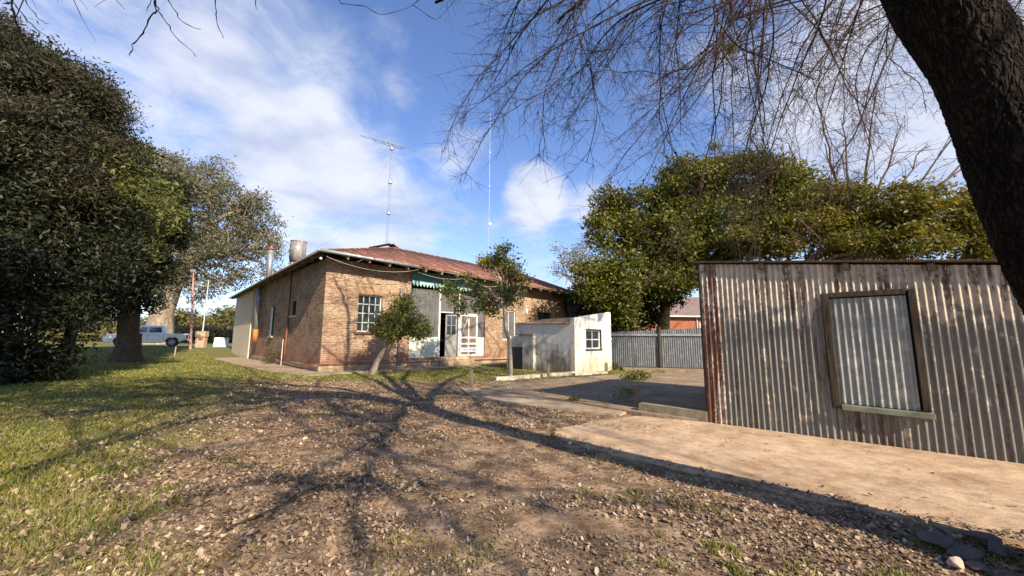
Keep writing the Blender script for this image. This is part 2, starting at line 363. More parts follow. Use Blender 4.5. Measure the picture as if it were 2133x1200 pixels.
def build_ground():
    t = np.linspace(-1, 1, 261); X = np.sinh(t*6.2)/math.sinh(6.2)*900; t2 = np.linspace(-.62, 1, 241); Y = np.sinh(t2*6.2)/math.sinh(6.2)*900
    gx, gy = np.meshgrid(X, Y); d = np.hypot(gx, gy)
    z = terr(gx, gy) + .018*vnoise(gx, gy, 1.1, 3)*ss(30, 12, d) + .01*vnoise(gx, gy, .35, 5)*ss(14, 6, d) - .028
    V = np.stack([gx, gy, z], -1).reshape(-1, 3); ny, nx = gx.shape
    i = np.arange((ny-1)*(nx-1)); r = i//(nx-1); c = i % (nx-1); b = r*nx+c
    tag(npmesh('ground', V, np.stack([b, b+1, b+nx+1, b+nx], 1), M_ground, None, True), kind='structure')
build_ground()
def conc_mat(name, c1, c2, stain, leafy=0.):
    m = Mat(name, .93, 0, .15); P = m.vec()
    n1 = m.noise(.9, 9, .66, P, .3); n2 = m.noise(7, 9, .7, P); n3 = m.noise(45, 6, .75, P)
    col = m.mix(m.ramp(n1, (.38, 0.), (.62, 1.)), c2, c1); col = m.mix(.7, col, m.ramp(n2, (.34, (.62, .6, .58)), (.6, (1.1, 1.1, 1.1))), 'MULTIPLY')
    col = m.mix(m.ramp(n3, (.62, 0.), (.72, .5)), col, stain); 
    st = m.noise(1.7, 10, .75, m.vec(off=(8, 2, 0)), .6); col = m.mix(m.ramp(st, (.56, 0.), (.70, .55)), col, stain)
    vor = m.N.new('ShaderNodeTexVoronoi'); vor.feature = 'DISTANCE_TO_EDGE'; vor.inputs['Scale'].default_value = .42
    wn = m.N.new('ShaderNodeTexNoise'); wn.inputs['Scale'].default_value = 3; wn.inputs['Detail'].default_value = 6; m.L.new(m.mix(.22, P, wn.outputs['Color'], 'ADD'), vor.inputs['Vector'])
    cr = m.ramp(vor.outputs[0], (.0, 0. if name.startswith('sandy') else 1.), (.004, 0.)); col = m.mix(m.math('MULTIPLY', cr, .35), col, tuple(q*.8 for q in stain))
    n5 = m.noise(2.6, 10, .78, m.vec(scale=(1, 1, 1), off=(1, 5, 0))); col = m.mix(.8, col, m.ramp(n5, (.36, (.62, .58, .55)), (.54, (1.03, 1.02, 1.))), 'MULTIPLY')
    m.color(col); m.bump(m.math('SUBTRACT', m.math('ADD', n3, m.math('MULTIPLY', n2, 1.5)), cr), .7, .012); return m.m
M_slabO = conc_mat('sandy_concrete', (.62, .45, .295), (.47, .325, .205), (.20, .125, .08))
M_slabG = conc_mat('grey_concrete', (.38, .285, .19), (.26, .19, .125), (.11, .08, .055))
M_path = conc_mat('pale_concrete', (.46, .37, .26), (.33, .25, .17), (.13, .095, .065))
M_kerb = conc_mat('kerb_concrete', (.36, .30, .20), (.22, .185, .12), (.08, .07, .04))
M_kerbW = conc_mat('pale_kerb', (.62, .56, .45), (.45, .38, .28), (.17, .13, .09))
def slab(name, pts, z0, z1, mat, wob=.05, seed=1, kind='structure', label=None, cat=None):
    """irregular-edged slab; pts world xy outline"""
    r = random.Random(seed); P = []
    for i in range(len(pts)):
        a = np.array(pts[i][:2]); b = np.array(pts[(i+1) % len(pts)][:2]); L = np.linalg.norm(b-a); n = max(1, int(L/.22)); nn = np.array([-(b-a)[1], (b-a)[0]])/L
        for k in range(n): P.append(a+(b-a)*k/n + nn*(r.random()-.5)*wob*(1 if k else 0))
    n = len(P); m = MB(); V = [(p[0], p[1], z1) for p in P]+[(p[0], p[1], z0) for p in P]
    m.add(V, [tuple(range(n))]+[(i, n+i, n+(i+1) % n, (i+1) % n) for i in range(n)])
    o = m.build(name, mat); me = o.data; bm = bmesh.new(); bm.from_mesh(me); bmesh.ops.recalc_face_normals(bm, faces=bm.faces); bmesh.ops.triangulate(bm, faces=[f for f in bm.faces if len(f.verts) > 4]); bm.to_mesh(me); bm.free()
    return tag(o, label, cat, None, kind)
SH_A = G(1478, 880); SH_B = G(2133, 966); SE = (SH_B-SH_A); SE[2] = 0; SE /= np.linalg.norm(SE); SN = np.array([SE[1], -SE[0], 0])
if SN[1] > 0: SN = -SN
front_slab = [G(1150, 905)[:2], G(1180, 888)[:2], G(1328, 866)[:2], (SH_A+SN*.0-SE*.05)[:2], (SH_A+SE*.6-SN*1.)[:2], (SH_A+SE*7-SN*1.)[:2], (SH_A+SE*7+SN*3)[:2], G(2133, 1128)[:2], G(1700, 1040)[:2], G(1480, 990)[:2], G(1280, 945)[:2]]
slab('front_slab', front_slab, -.1, .0, M_slabO, .10, 2)
MY = .10     # level of the middle yard above the front slab
yard = [G(1335, 852, MY)[:2], G(1180, 828, MY)[:2], G(1000, 803, MY)[:2], G(1040, 795, MY)[:2], G(1180, 783, MY)[:2], G(1290, 776, MY)[:2], (12, 18.0), (13, 12), (SH_A-SN*.02+SE*.1)[:2]]
slab('middle_yard', yard, -.15, .035, M_slabG, .04, 5)
slab('path', [G(958, 808)[:2], G(1080, 812)[:2], G(1225, 838)[:2], G(1318, 855)[:2], G(1290, 864)[:2], G(1130, 850)[:2], G(990, 830)[:2]], -.1, .012, M_path, .05, 7)
kp = [G(1335, 858), SH_A+np.array([.02, .06, 0])]
def strip(name, a, b, wd, z0, z1, mat, seed, kind='structure', label=None, cat=None):
    a = np.array(a[:2]); b = np.array(b[:2]); d = (b-a)/np.linalg.norm(b-a); n = np.array([-d[1], d[0]])*wd/2
    return slab(name, [a-n, b-n, b+n, a+n], z0, z1, mat, .025, seed, kind, label, cat)
strip('kerb', kp[0], kp[1], .16, -.1, .17, M_kerb, 11)
strip('kerb', G(1030, 792), G(1200, 779), .22, -.1, .10, M_kerbW, 12)
strip('kerb', G(1195, 781), G(1262, 777), .18, -.1, .06, M_kerbW, 13)
# apron of pavement round the house
def HW(u, v, z=0): return C0+FU*u+LV*v+np.array([0, 0, z])
apr = [HW(-.1, -.05), HW(10.6, -.05), HW(10.6, -1.1), HW(6, -1.25), HW(1.2, -1.3), HW(-.9, -1.2), HW(-1.5, 2), HW(-1.7, 8), HW(-1.9, 22), HW(-.1, 22)]
slab('pavement', [p[:2] for p in apr], -.1, .01, M_path, .05, 17)

# ---------------------------------------------------------------- foliage tools
def leaves_at(P, Dn, size, rng, wid=.42, curl=.18):
    """leaf quads at points P with normals about Dn"""
    n = len(P); a = rng.normal(size=(n, 3)); N = Dn + .9*rng.normal(size=(n, 3)); N /= np.linalg.norm(N, axis=1)[:, None]
    T = np.cross(N, a); T /= np.linalg.norm(T, axis=1)[:, None]+1e-9; B = np.cross(N, T)
    s = size*(.6+.8*rng.rand(n))[:, None]
    v0 = P; v1 = P+T*s*.5+B*s*wid*.5; v2 = P+T*s-N*s*curl; v3 = P+T*s*.5-B*s*wid*.5
    V = np.stack([v0, v1, v2, v3], 1).reshape(-1, 3); F = np.arange(4*n).reshape(n, 4); return V, F
def crown(name, blobs, ncl, nlf, size, mat, parent, seed, spread=.28, shell=.45, gap=.15, wid=.42, up=.5, droop=0.):
    rng = np.random.RandomState(seed); C = np.array([b[0] for b in blobs], float); R = np.array([b[1] if hasattr(b[1], '__len__') else (b[1],)*3 for b in blobs], float)
    wt = (R[:, 0]*R[:, 1]+R[:, 1]*R[:, 2]); wt = wt/wt.sum(); k = rng.choice(len(C), ncl, p=wt)
    d = rng.normal(size=(ncl, 3)); d /= np.linalg.norm(d, axis=1)[:, None]; rr = (shell+(1-shell)*rng.rand(ncl)**.6)*(1+.10*rng.normal(size=ncl))
    ns = 16; sd = rng.normal(size=(len(C), ns, 3)); sd /= np.linalg.norm(sd, axis=2)[:, :, None]; sr = .22+.22*rng.rand(len(C), ns)
    sc_ = C[:, None, :]+sd*R[:, None, :]*(.55+.42*rng.rand(len(C), ns))[:, :, None]; kk = rng.randint(0, ns, ncl)
    P = sc_[k, kk]+d*R[k]*(sr[k, kk]*(.45+.55*rng.rand(ncl)**.5)*(1+.15*rng.normal(size=ncl)))[:, None]
    core = rng.rand(ncl) < .14; P[core] = (C[k]+d*R[k]*rr[:, None]*.8)[core]
    sc = 1.1*R[:, 0].mean(); g = vnoise(P[:, 0]+P[:, 2]*.7, P[:, 1]-P[:, 2]*.9, sc*.55, seed)+.5*vnoise(P[:, 0]-P[:, 2], P[:, 1]+P[:, 2], sc*.25, seed+1)
    keep = g > np.quantile(g, gap); P = P[keep]; d = d[keep]
    n = len(P); Q = np.repeat(P, nlf, 0)+rng.normal(size=(n*nlf, 3))*spread*np.array([1, 1, .6]); Dn = np.repeat(d, nlf, 0)*.6+np.array([0, 0, up])
    if droop: Q[:, 2] -= droop*rng.rand(n*nlf)
    V, F = leaves_at(Q, Dn, size, rng, wid)
    return npmesh(name, V, F, mat, parent)
def limb_pts(a, b, r, bend=.12, n=6, sag=0):
    a = np.array(a, float); b = np.array(b, float); L = np.linalg.norm(b-a); o = np.array([r.gauss(0, 1), r.gauss(0, 1), r.gauss(0, .5)])*L*bend
    return [a+(b-a)*t+o*math.sin(math.pi*t)+np.array([r.gauss(0, 1), r.gauss(0, 1), r.gauss(0, 1)])*L*.012+np.array([0, 0, sag*4*t*(1-t)]) for t in [i/(n-1) for i in range(n)]]
def branches(m, base, targets, r0, r, sub=4, n=6, rt=.02):
    base = np.array(base, float)
    for t in targets:
        pts = limb_pts(base, t, r, .1, 7, .08*np.linalg.norm(np.array(t)-base)); m.tube(pts, [r0*(1-i/6)**.8*.6+rt for i in range(7)], n, False)
        for k in range(sub):
            i = r.randint(2, 5); p = pts[i]; L = np.linalg.norm(np.array(t)-base)*.35
            q = p+np.array([r.gauss(0, 1), r.gauss(0, 1), r.gauss(.3, .7)])*L*.6
            m.tube(limb_pts(p, q, r, .12, 5), [r0*.25*(1-j/4)+rt*.5 for j in range(5)], 5, False)
M_bark = bark_mat('dark_rough_bark', (.040, .028, .020), (.010, .007, .005), 9, (1, 1, .3), 1., .03, True)  # base colour darkened to stand in for crown shade on the leaning trunk
M_barkB = bark_mat('brown_bark', (.16, .11, .075), (.06, .04, .028), 8)
M_barkP = bark_mat('palm_bark', (.17, .12, .08), (.05, .035, .025), 5, (1, 1, 3.2), 1.2, .06)
M_barkE = bark_mat('pale_peeling_bark', (.36, .29, .22), (.14, .105, .075), 4)
M_barkS = bark_mat('slim_grey_bark', (.42, .35, .27), (.20, .155, .115), 9)
M_twig = bark_mat('twig_bark', (.065, .048, .038), (.028, .02, .016), 12, (1, 1, 1), .2, .004)
M_twigR = bark_mat('reddish_twigs', (.13, .075, .06), (.06, .035, .03), 12, (1, 1, 1), .2, .004)

# ---------------------------------------------------------------- brick house (local frame: x along the front, y back along the side)
house = thing('brick_house', 'old brick house with rusty red corrugated hip roof and teal scalloped valance', 'house', C0, HZ)
EL = .50; DE = .35; EOV = .85                                  # eave overhang
ZE = FW(660, 520, EOV)[1]; ZE = 4.83; KR = .018
ZW = ZE-.08                                # wall head
UL = FW(1176, 620)[0]; VL = LW(487, 745)[0]
def rect(px0, py0, px1, py1, fn=FW, off=0):
    a = fn(px0, py0, off); b = fn(px1, py1, off); return min(a[0], b[0]), max(a[0], b[0]), min(a[1], b[1]), max(a[1], b[1])
W1 = rect(743, 691, 797, 617)
PX0 = FW(853, 700)[0]; PX1 = FW(1010, 700)[0]; PZ0 = FW(914, 744)[1]; PZT = ZW
W2 = rect(1046, 708, 1074, 648); W3 = rect(1121, 668, 1148, 652)
def wallgrid(m, a0, a1, z0, z1, holes, plane):
    """plane(a, z, depth) -> local point; wall .30 thick made of boxes round the holes"""
    A = sorted({a0, a1, *[h[0] for h in holes], *[h[1] for h in holes]}); 
    for i in range(len(A)-1):
        lo, hi = A[i], A[i+1]; mid = (lo+hi)/2; zs = z0
        for h in sorted([h for h in holes if h[0] <= mid <= h[1]], key=lambda h: h[2]):
            if h[2] > zs: m.box(plane(lo, zs, 0), plane(hi, h[2], .3))
            zs = h[3]
        if z1 > zs: m.box(plane(lo, zs, 0), plane(hi, z1, .3))
fpl = lambda a, z, d: (a, d, z)
lpl = lambda a, z, d: (d, a, z)
m = MB(); wallgrid(m, 0, UL, -.5, ZW, [W1, (PX0, PX1, PZ0, PZT), W2, W3], fpl); m.build('front_wall', M_brick, house)
N1 = rect(562, 700, 573, 640, LW); N2 = rect(607, 658, 618, 626, LW)
N1 = (N1[0], N1[0]+.85, N1[2], N1[3]) if N1[1]-N1[0] < .5 else N1; VP_ = LW(527, 700)[0]
m = MB(); wallgrid(m, .301, VP_, -.5, ZW, [N1, N2], lpl); m.build('side_wall', M_brick, house)
m = MB(); m.box((-.20, VP_, -.5), (.3, VL, ZW)); m.build('plaster_pier', M_cream, house)
m = MB(); m.box((UL-.3, .301, -.5), (UL-.001, 10, ZW)); m.box((10, 10, -.5), (UL-.3, 10.3, ZW)); m.box((10, 10.3, -.5), (10.3, VL, ZW)); m.box((.3, VL-.3, -.5), (10, VL-.01, ZW)); m.build('rear_wall', M_brick, house)
# soldier course over the window, sills, plinth
m = MB(); k = W1[0]-.12
while k < W1[1]+.1: m.box((k, -.012, W1[3]+.02), (k+.065, .02, W1[3]+.27+.02*math.sin(k*31))); k += .077
m.build('lintel_bricks', simple('soldier_brick', (.50, .31, .17), (.27, .15, .08), 9, .9, 0, .5, .01), house)
m = MB(); m.box((W1[0]-.12, -.09, W1[2]-.09), (W1[1]+.1, .05, W1[2]-.002)); m.build('window_sill', M_pipeR, house)
PLZ = .30
m = MB(); m.box((-.07, -.07, -.5), (UL, -.002, PLZ)); m.box((-.07, -.001, -.5), (-.002, VP_-.1, PLZ*.8)); bevel(m.build('plinth', M_plinth, house), .015)
def window(name, r, fn, depth, nu, nz, fr, bar, mf=M_white, mg=M_glass, parent=None):
    a0, a1, z0, z1 = r; m = MB()
    for (p, q) in (((a0, z0), (a0+fr, z1)), ((a1-fr, z0), (a1, z1)), ((a0+fr, z0), (a1-fr, z0+fr)), ((a0+fr, z1-fr), (a1-fr, z1))):
        m.box(fn(p[0], p[1], depth), fn(q[0], q[1], depth+.05))
    for i in range(1, nu):
        x = a0+(a1-a0)*i/nu; m.box(fn(x-bar/2, z0+fr, depth+.005), fn(x+bar/2, z1-fr, depth+.04))
    for i in range(1, nz):
        z = z0+(z1-z0)*i/nz; m.box(fn(a0+fr, z-bar/2, depth+.008), fn(a1-fr, z+bar/2, depth+.043))
    f = m.build(name, mf, parent or house); g = MB(); g.box(fn(a0, z0, depth+.052), fn(a1, z1, depth+.062)); g.build('pane', mg, f); return f
window('window', W1, fpl, .12, 4, 4, .05, .035)
window('window', W2, fpl, .06, 2, 1, .06, .04, mg=M_screen)
window('window', W3, fpl, .12, 2, 1, .04, .03, M_woodD)
window('window', N1, lpl, .16, 1, 2, .06, .04, mg=M_dark); window('window', N2, lpl, .04, 2, 1, .05, .035, M_woodD, M_dark)
m = MB(); vm_ = N1[0]+.35; m.box((-.014, vm_, N1[2]), (.02, N1[1]+.1, N1[3])); m.build('white_jamb', M_white, house); m = MB(); m.box((-.006, N1[0]-.05, N1[2]), (.02, vm_-.001, N1[3])); m.build('opening_shade', M_dark, house)  # flush dark box stands in for the shade inside the narrow opening
for r_ in (N1, N2): m = MB(); m.box((-.1, r_[0]-.08, r_[2]-.09), (.04, r_[1]+.08, r_[2]-.003)); m.build('window_sill', M_kerbW, house)
# porch infill: screened panels, posts, wainscot, teal boards and valance
yi = .10
x914 = FW(914, 700, -yi)[0]; x956 = FW(955, 700, -yi)[0]; x993 = FW(993, 700, -yi)[0]; zwa = FW(880, 702, -yi)[1]; ztr = FW(935, 652, -yi)[1]; zval = FW(900, 600, -yi)[1]
m = MB(); m.box((PX0+.001, yi, PZ0-.3), (x914-.05, yi+.1, zwa)); bevel(m.build('wainscot', M_wains, house), .01); m = MB(); m.box((x993, yi, PZ0-.3), (PX1-.001, yi+.1, zwa)); bevel(m.build('wainscot', M_wains, house), .01)
m = MB()
for a, b, z0_, z1_ in ((PX0+.001, x914-.05, zwa+.002, zval-.1), (x914+.05, x956-.04, ztr+.05, zval-.1), (x956+.04, PX1-.001, ztr+.05, zval-.1), (x993, PX1-.001, zwa+.002, ztr+.048)):
    m = MB(); m.box((a, yi+.03, z0_), (b, yi+.05, z1_)); m.build('insect_screen', M_screen, house)
m = MB(); M_mull = simple('faded_mullion', (.21, .20, .18), (.13, .125, .11), 5, .8)
for i in range(1, 5):
    x = PX0+(x914-.05-PX0)*i/5; m.box((x-.014, yi+.012, zwa+.01), (x+.014, yi+.029, zval-.1))
for zz in (zwa+(zval-zwa)*.42, zwa+(zval-zwa)*.66, zwa+(zval-zwa)*.86): m.box((PX0, yi+.008, zz), (x914-.05, yi+.0285, zz+.022))
for zz in (ztr+.62, ztr+.95): m.box((x914+.05, yi+.01, zz), (PX1, yi+.0285, zz+.022))
for i in (1, 3): x = x914+(x956-x914)*i/4; m.box((x-.012, yi+.014, ztr+.05), (x+.012, yi+.0284, zval-.1))
for i in range(1, 4): x = x956+(PX1-x956)*i/4; m.box((x-.012, yi+.014, ztr+.05), (x+.012, yi+.0283, zval-.1))
m.build('mullion', M_mull, house)
for x, wd, zt in ((x914, .10, zval), (x956, .07, zval), (x993, .06, ztr)):
    mm = MB(); mm.box((x-wd/2, yi-.03, PZ0), (x+wd/2, yi+.06, zt)); mm.build('post', M_white, house)
m = MB(); m.box((x914+.05, yi-.02, ztr), (x956-.035, yi+.055, ztr+.05)); m.box((x956+.035, yi-.02, ztr-.03), (x993-.03, yi+.055, ztr+.03)); m.build('transom', M_white, house)
m = MB(); m.box((PX0, yi+2.2, PZ0-.1), (PX1, yi+2.3, ZW)); m.box((PX0-.1, .3, PZ0-.12), (PX1+.1, yi+2.2, PZ0-.02)); m.box((PX0-.12, .301, PZ0), (PX0-.02, yi+2.2, ZW)); m.box((PX1+.02, .301, PZ0), (PX1+.12, yi+2.2, ZW)); m.build('porch_interior', M_dark, house)
# inner door leaf standing ajar
M_doorG = simple('grey_white_door_paint', (.30, .29, .26), (.17, .165, .145), 4, .7)
dr = MB(); dw = (x956-x914)*.56; dh = ztr-PZ0-.03; xh = x956-.06
def dl(s, z, t=0.): return (xh-dw*s, yi+.07+.06*s+t, PZ0+z)
def dbar(mm, s0, s1, z0, z1, t=.04): mm.hexa([dl(s0, z0), dl(s1, z0), dl(s1, z0, t), dl(s0, z0, t), dl(s0, z1), dl(s1, z1), dl(s1, z1, t), dl(s0, z1, t)])
for s0, s1, z0, z1 in ((0, .12, 0, dh), (.88, 1, 0, dh), (.12, .88, 0, .22), (.12, .88, dh-.12, dh), (.12, .88, dh*.46, dh*.46+.11), (.47, .53, .22, dh*.46), (.47, .53, dh*.46+.11, dh-.12), (.12, .47, dh*.72, dh*.72+.035), (.53, .88, dh*.72, dh*.72+.035)): dbar(dr, s0, s1, z0, z1)
door = dr.build('door', M_doorG, house)
pm = MB(); pm.hexa([dl(.1, .2, .015), dl(.9, .2, .015), dl(.9, .2, .03), dl(.1, .2, .03), dl(.1, dh*.47, .015), dl(.9, dh*.47, .015), dl(.9, dh*.47, .03), dl(.1, dh*.47, .03)]); pm.build('panel', M_doorG, door)
pm = MB(); pm.hexa([dl(.1, dh*.47, .018), dl(.9, dh*.47, .018), dl(.9, dh*.47, .026), dl(.1, dh*.47, .026), dl(.1, dh-.1, .018), dl(.9, dh-.1, .018), dl(.9, dh-.1, .026), dl(.1, dh-.1, .026)]); pm.build('pane', M_glass, door)
# white screen door folded open against the front
a, b = x956+.04, x993-.035; sdh = ztr-PZ0-.06; y0 = yi-.075
m = MB()
def sb(p, q): m.box((p[0], y0, PZ0+p[1]), (q[0], y0+.035, PZ0+q[1]))
md = (a+b)/2
sb((a, 0), (a+.08, sdh)); sb((b-.08, 0), (b, sdh)); sb((md-.035, .06), (md+.035, sdh-.06)); 
for z0_, hh in ((0, .10), (sdh-.07, .07), (.96, .09)): m.box((a+.08, y0+.003, PZ0+z0_), (b-.08, y0+.032, PZ0+z0_+hh))
for z0_ in (.22, .36, .62): m.box((a, y0-.02, PZ0+z0_), (b, y0-.001, PZ0+z0_+.10))
m.bar((a+.06, y0+.012, PZ0+1.05), (md-.03, y0+.012, PZ0+sdh-.08), .02, .055, (0, 1, 0))
sdr = m.build('screen_door', M_white, house)
m = MB(); m.box((a+.07, y0+.0325, PZ0+.05), (b-.07, y0+.039, PZ0+sdh-.03)); m.build('mesh_panel', simple('brown_screen', (.20, .15, .115), (.12, .09, .07), 2, .8), sdr)
# teal boards and valance
m = MB(); m.box((PX0+.002, -.03, zval+.22), (PX1-.002, .06, ZW-.02)); k = PX0
while k < PX1-.1: m.box((k, -.042, zval+.22), (k+.095, -.0305, ZW-.03)); k += .11
m.build('teal_boards', M_teal, house)
m = MB(); k = PX0+.01; tw = .185
while k < PX1-tw*.9:
    zb = zval+.27; zt = zval+.02
    P = [(k, zb), (k+tw, zb), (k+tw, zt+.11), (k+tw/2, zt-.06), (k, zt+.11)]
    n = 5; V = [(x, -.075, z) for x, z in P]+[(x, -.055, z) for x, z in P]
    m.add(V, [tuple(range(n)), tuple(range(2*n-1, n-1, -1))]+[(i, n+i, n+(i+1) % n, (i+1) % n) for i in range(n)]); k += tw+.004
m.build('scalloped_valance', M_tealL, house)
# doorstep
xs0 = FW(912, 760)[0]; xs1 = FW(978, 760)[0]
m = MB(); m.box((xs0, -.42, -.3), (xs1, -.0705, PZ0-.17)); m.box((xs0+.1, -.10, PZ0-.169), (xs1-.1, yi+.2, PZ0-.02)); bevel(m.build('doorstep', M_plinth, house), .02)
# roof
RU = 5.1; RZ = ZE+2.22; RT = (RZ-ZE)/(RU+EOV); RE = UL+1.0; PIT = .115; AMP = .012
def zr(d): return ZE+RT*(d+EOV)
m = MB(); n = int((RE+EOV)/PIT*8); prev = None
def strip_roof(m, fn, length, topf, start):
    n = int((length-start)/PIT*8); V = []; 
    for i in range(n+1):
        a = start+(length-start)*i/n; h = AMP*math.sin(2*math.pi*a/PIT); t = topf(a); bo = -EOV-.06+.012*math.sin(int(a/.8)*7.3)
        for j, d in enumerate((bo, (bo+t)/2, t)): V.append(fn(a, d, zr(d)-KR*max(a, 0)+h+.03))
    Fc = []
    for i in range(n):
        for j in range(2): q = i*3+j; Fc.append((q, q+3, q+4, q+1))
    m.add(V, Fc)
strip_roof(m, lambda a, d, z: (a, d, z), RE, lambda a: min(RU, a-DE), -EL+.02)
strip_roof(m, lambda a, d, z: (d+DE, a, z), VL+EOV, lambda a: min(RU, a), -EOV+.02)
m.add([(RE, RU, RZ-KR*RE), (RU+DE, RU, RZ-KR*RU), (10.3+EOV, 10.3+EOV, ZE), (RE, 10.3+EOV, ZE-KR*RE)], [(0, 1, 2, 3)])
m.add([(RU+DE, VL+EOV, RZ-KR*VL), (RU+DE, RU, RZ-KR*RU), (10.3+EOV, 10.3+EOV, ZE), (10.3+EOV, VL+EOV, ZE)], [(3, 2, 1, 0)])
M_roof = roof_mat(); roof = m.build('roof', M_roof, house, True); sm = roof.modifiers.new('Solid', 'SOLIDIFY'); sm.thickness = .004
m = MB(); m.tube([(-EL, -EOV, ZE+.035), (RU+DE, RU, RZ+.035-KR*RU)], .045, 8); m.tube([(RU+DE, RU, RZ+.03-KR*RU), (RE, RU, RZ+.03-KR*RE)], .06, 8); m.build('ridge_cap', M_roof, roof)
m = MB(); m.bar((RU-.9, RU+.6, RZ-.18), (RU+.15, RU, RZ+.14), .5, .02); m.bar((RU+1.3, RU+.6, RZ-.16), (RU+.15, RU, RZ+.14), .5, .02); m.build('ridge_vent', M_roof, roof)
m = MB()      # soffit
q = .05
m.add([(-EL, -EOV, ZE-.01), (RE, -EOV, ZE-.01-KR*RE), (RE, .25, ZE-.01-KR*RE+RT*(EOV+.25)), (.25+DE, .25, ZE-.01+RT*(EOV+.25))], [(0, 1, 2, 3)])
m.add([(-EL, -EOV, ZE-.01), (-EL, VL+EOV, ZE-.01-KR*VL), (.25+DE, VL+EOV, ZE-.01-KR*VL+RT*(EOV+.25)), (.25+DE, .25, ZE-.01+RT*(EOV+.25))], [(3, 2, 1, 0)])
m.build('soffit', M_soffit, house)
M_rafter = simple('rafter_paint', (.33, .27, .20), (.16, .12, .09), 6, .85)
x = .55
while x < RE-.1:
    mm = MB(); mm.bar((x, -EOV-.03, ZE-.115-KR*x), (x, .02, ZE-.115-KR*x+RT*EOV), .08, .15); mm.build('rafter', M_rafter, house); x += .93
y = .5
while y < VL+.3:
    mm = MB(); mm.bar((-EL-.01, y, ZE-.075-KR*y), (.02, y, ZE-.075-KR*y+RT*EL), .07, .12, (0, 0, 1)); mm.build('rafter', M_rafter, house); y += 1.3
m = MB(); xg = FW(865, 540, EOV)[0]
m.tube([(-EL-.10, -EOV-.10, ZE+.01), (xg*.5, -EOV-.1, ZE-.04), (xg, -EOV-.1, ZE-.08)], .065, 10); m.tube([(-EL-.1, -EOV-.1, ZE+.01), (-EL-.1, VL*.5, ZE-KR*VL*.5), (-EL-.1, VL+.6, ZE-KR*VL-.02)], .055, 10); m.build('gutter', M_gut, house, True)
m = MB(); m.bar((xg, -EOV-.005, ZE-.022-KR*xg), (RE, -EOV-.005, ZE-.022-KR*RE), .03, .05); m.build('fascia_board', M_rafter, house)
m = MB(); m.box((UL+.01, .6, -.4), (UL+2.4, .8, ZE+.1)); m.box((UL+.01, -.2, -.4), (UL+.06, .6, ZW)); m.build('side_porch_recess', simple('recess_shade', (.03, .04, .032), (.015, .02, .016), 3, .9), house)  # near-black colour stands in for the shaded recess past the wall end
# pipes on the walls
m = MB(); pz = .40; z2 = FW(1010, 757, .06)[1]
m.tube([(-.12, -.12, pz*.75), (2, -.12, .27), (4.6, -.13, .26), (9, -.12, .22), (9.6, -.12, .2), (UL*.7, -.12, .2)], .026, 8); m.tube([(-.12, -.12, pz*.75), (-.12, 2.5, .2), (-.12, 6.2, .28)], .026, 8); m.build('water_pipe', M_pipeR, house, True)
xd = FW(832, 700, .1)[0]; m = MB(); m.tube([(xd, -.1, .12), (xd, -.1, FW(834, 600)[1])], .045, 10); m.tube([(xd, -.1, .10), (xd-.05, -.22, .04)], .045, 10); m.build('downpipe', M_zinc, house, True)
v1 = LW(537, 650, .22)[0]; zc = LW(533, 686, .22)[1]; zb = LW(531, 712, .22)[1]
m = MB(); m.tube([(-.24, v1, zc+.01), (-.24, v1, ZE-.05)], .15, 14); big = m.build('flue_pipe', M_zinc, house, True)
m = MB(); m.tube([(-.24, v1, zb), (-.24, v1, zc)], .152, 14); m.build('rusty_end', M_rustO, big, True)
vc = LW(546, 575, EOV*.3)[0]; 
m = MB(); zf = LW(546, 575, 0)[1]; ztp = PL(547, 530, HW(0, vc), FU)[2]; m.tube([(.1, vc, ZE), (.1, vc, ztp)], .16, 14); ch = m.build('chimney_pipe', M_zinc, house, True)
m = MB(); m.tube([(.1, vc, ztp+.05), (.1, vc, ztp+.22)], [.24, .05], 14); m.tube([(.1, vc, ztp), (.1, vc, ztp+.06)], .1, 8); m.build('cap', simple('red_cap', (.4, .1, .06), None, 5, .6), ch)
v2 = LW(600, 660, .05)[0]
m = MB(); m.tube([(-.05, v2, .25), (-.06, v2+.05, 1.1), (-.05, v2-.05, 1.9), (-.05, v2, 2.5)], .05, 8); m.build('drain_pipe', M_pipeR, house, True)
m = MB(); m.tube([(-.05, v2-.06, 2.4), (-.05, v2-.06, ZW-.05)], .028, 6); m.build('conduit', M_woodD, house, True)
vs = LW(592, 700, .1)[0]; m = MB(); m.tube([(-.14, vs, .0), (-.13, vs+.02, 1.3)], .02, 6); m.build('white_conduit', M_white, house)
# wall lamp, bulb, wires
m = MB(); bp = np.array([-EL+.05, -EOV+.22, ZE-.06]); m.tube([bp, bp+np.array([0, 0, -.14])], .012, 6); m.bar(bp+np.array([-.1, -.1, 0]), bp+np.array([.2, .1, 0]), .02, .02); bl = m.build('bulb_holder', M_woodD, house)
m = MB(); c = bp+np.array([0, 0, -.2]); m.tube([c+np.array([0, 0, k]) for k in (.07, .05, .02, -.02, -.05, -.065)], [.02, .03, .05, .06, .04, .01], 12); m.build('bulb', simple('white_bulb', (.85, .85, .82), (.8, .8, .78), 2, .2), bl, True)
lp = FW(1097, 648, .1); m = MB(); m.box((lp[0]-.07, -.12, lp[1]-.14), (lp[0]+.07, -.002, lp[1]+.14)); m.tube([(lp[0], -.05, lp[1]+.14), (lp[0]-.03, -.02, lp[1]+.9)], .012, 5); bevel(m.build('wall_lamp', simple('white_plastic', (.8, .8, .78), (.7, .7, .68), 3, .4), house), .04, 3)
m = MB(); M_wireW = simple('pale_cable', (.5, .48, .44), None, 4, .6)
for (a0_, a1_, sg) in ((-.3, 3.9, .32), (3.9, 6.6, .15), (6.6, 9.4, .22)):
    m.tube([(a0_+(a1_-a0_)*t, -EOV+.05, ZE-.14-KR*a0_-(.1 if a0_ > 0 else .05)-4*sg*t*(1-t)) for t in [i/10 for i in range(11)]], .008, 5, False)
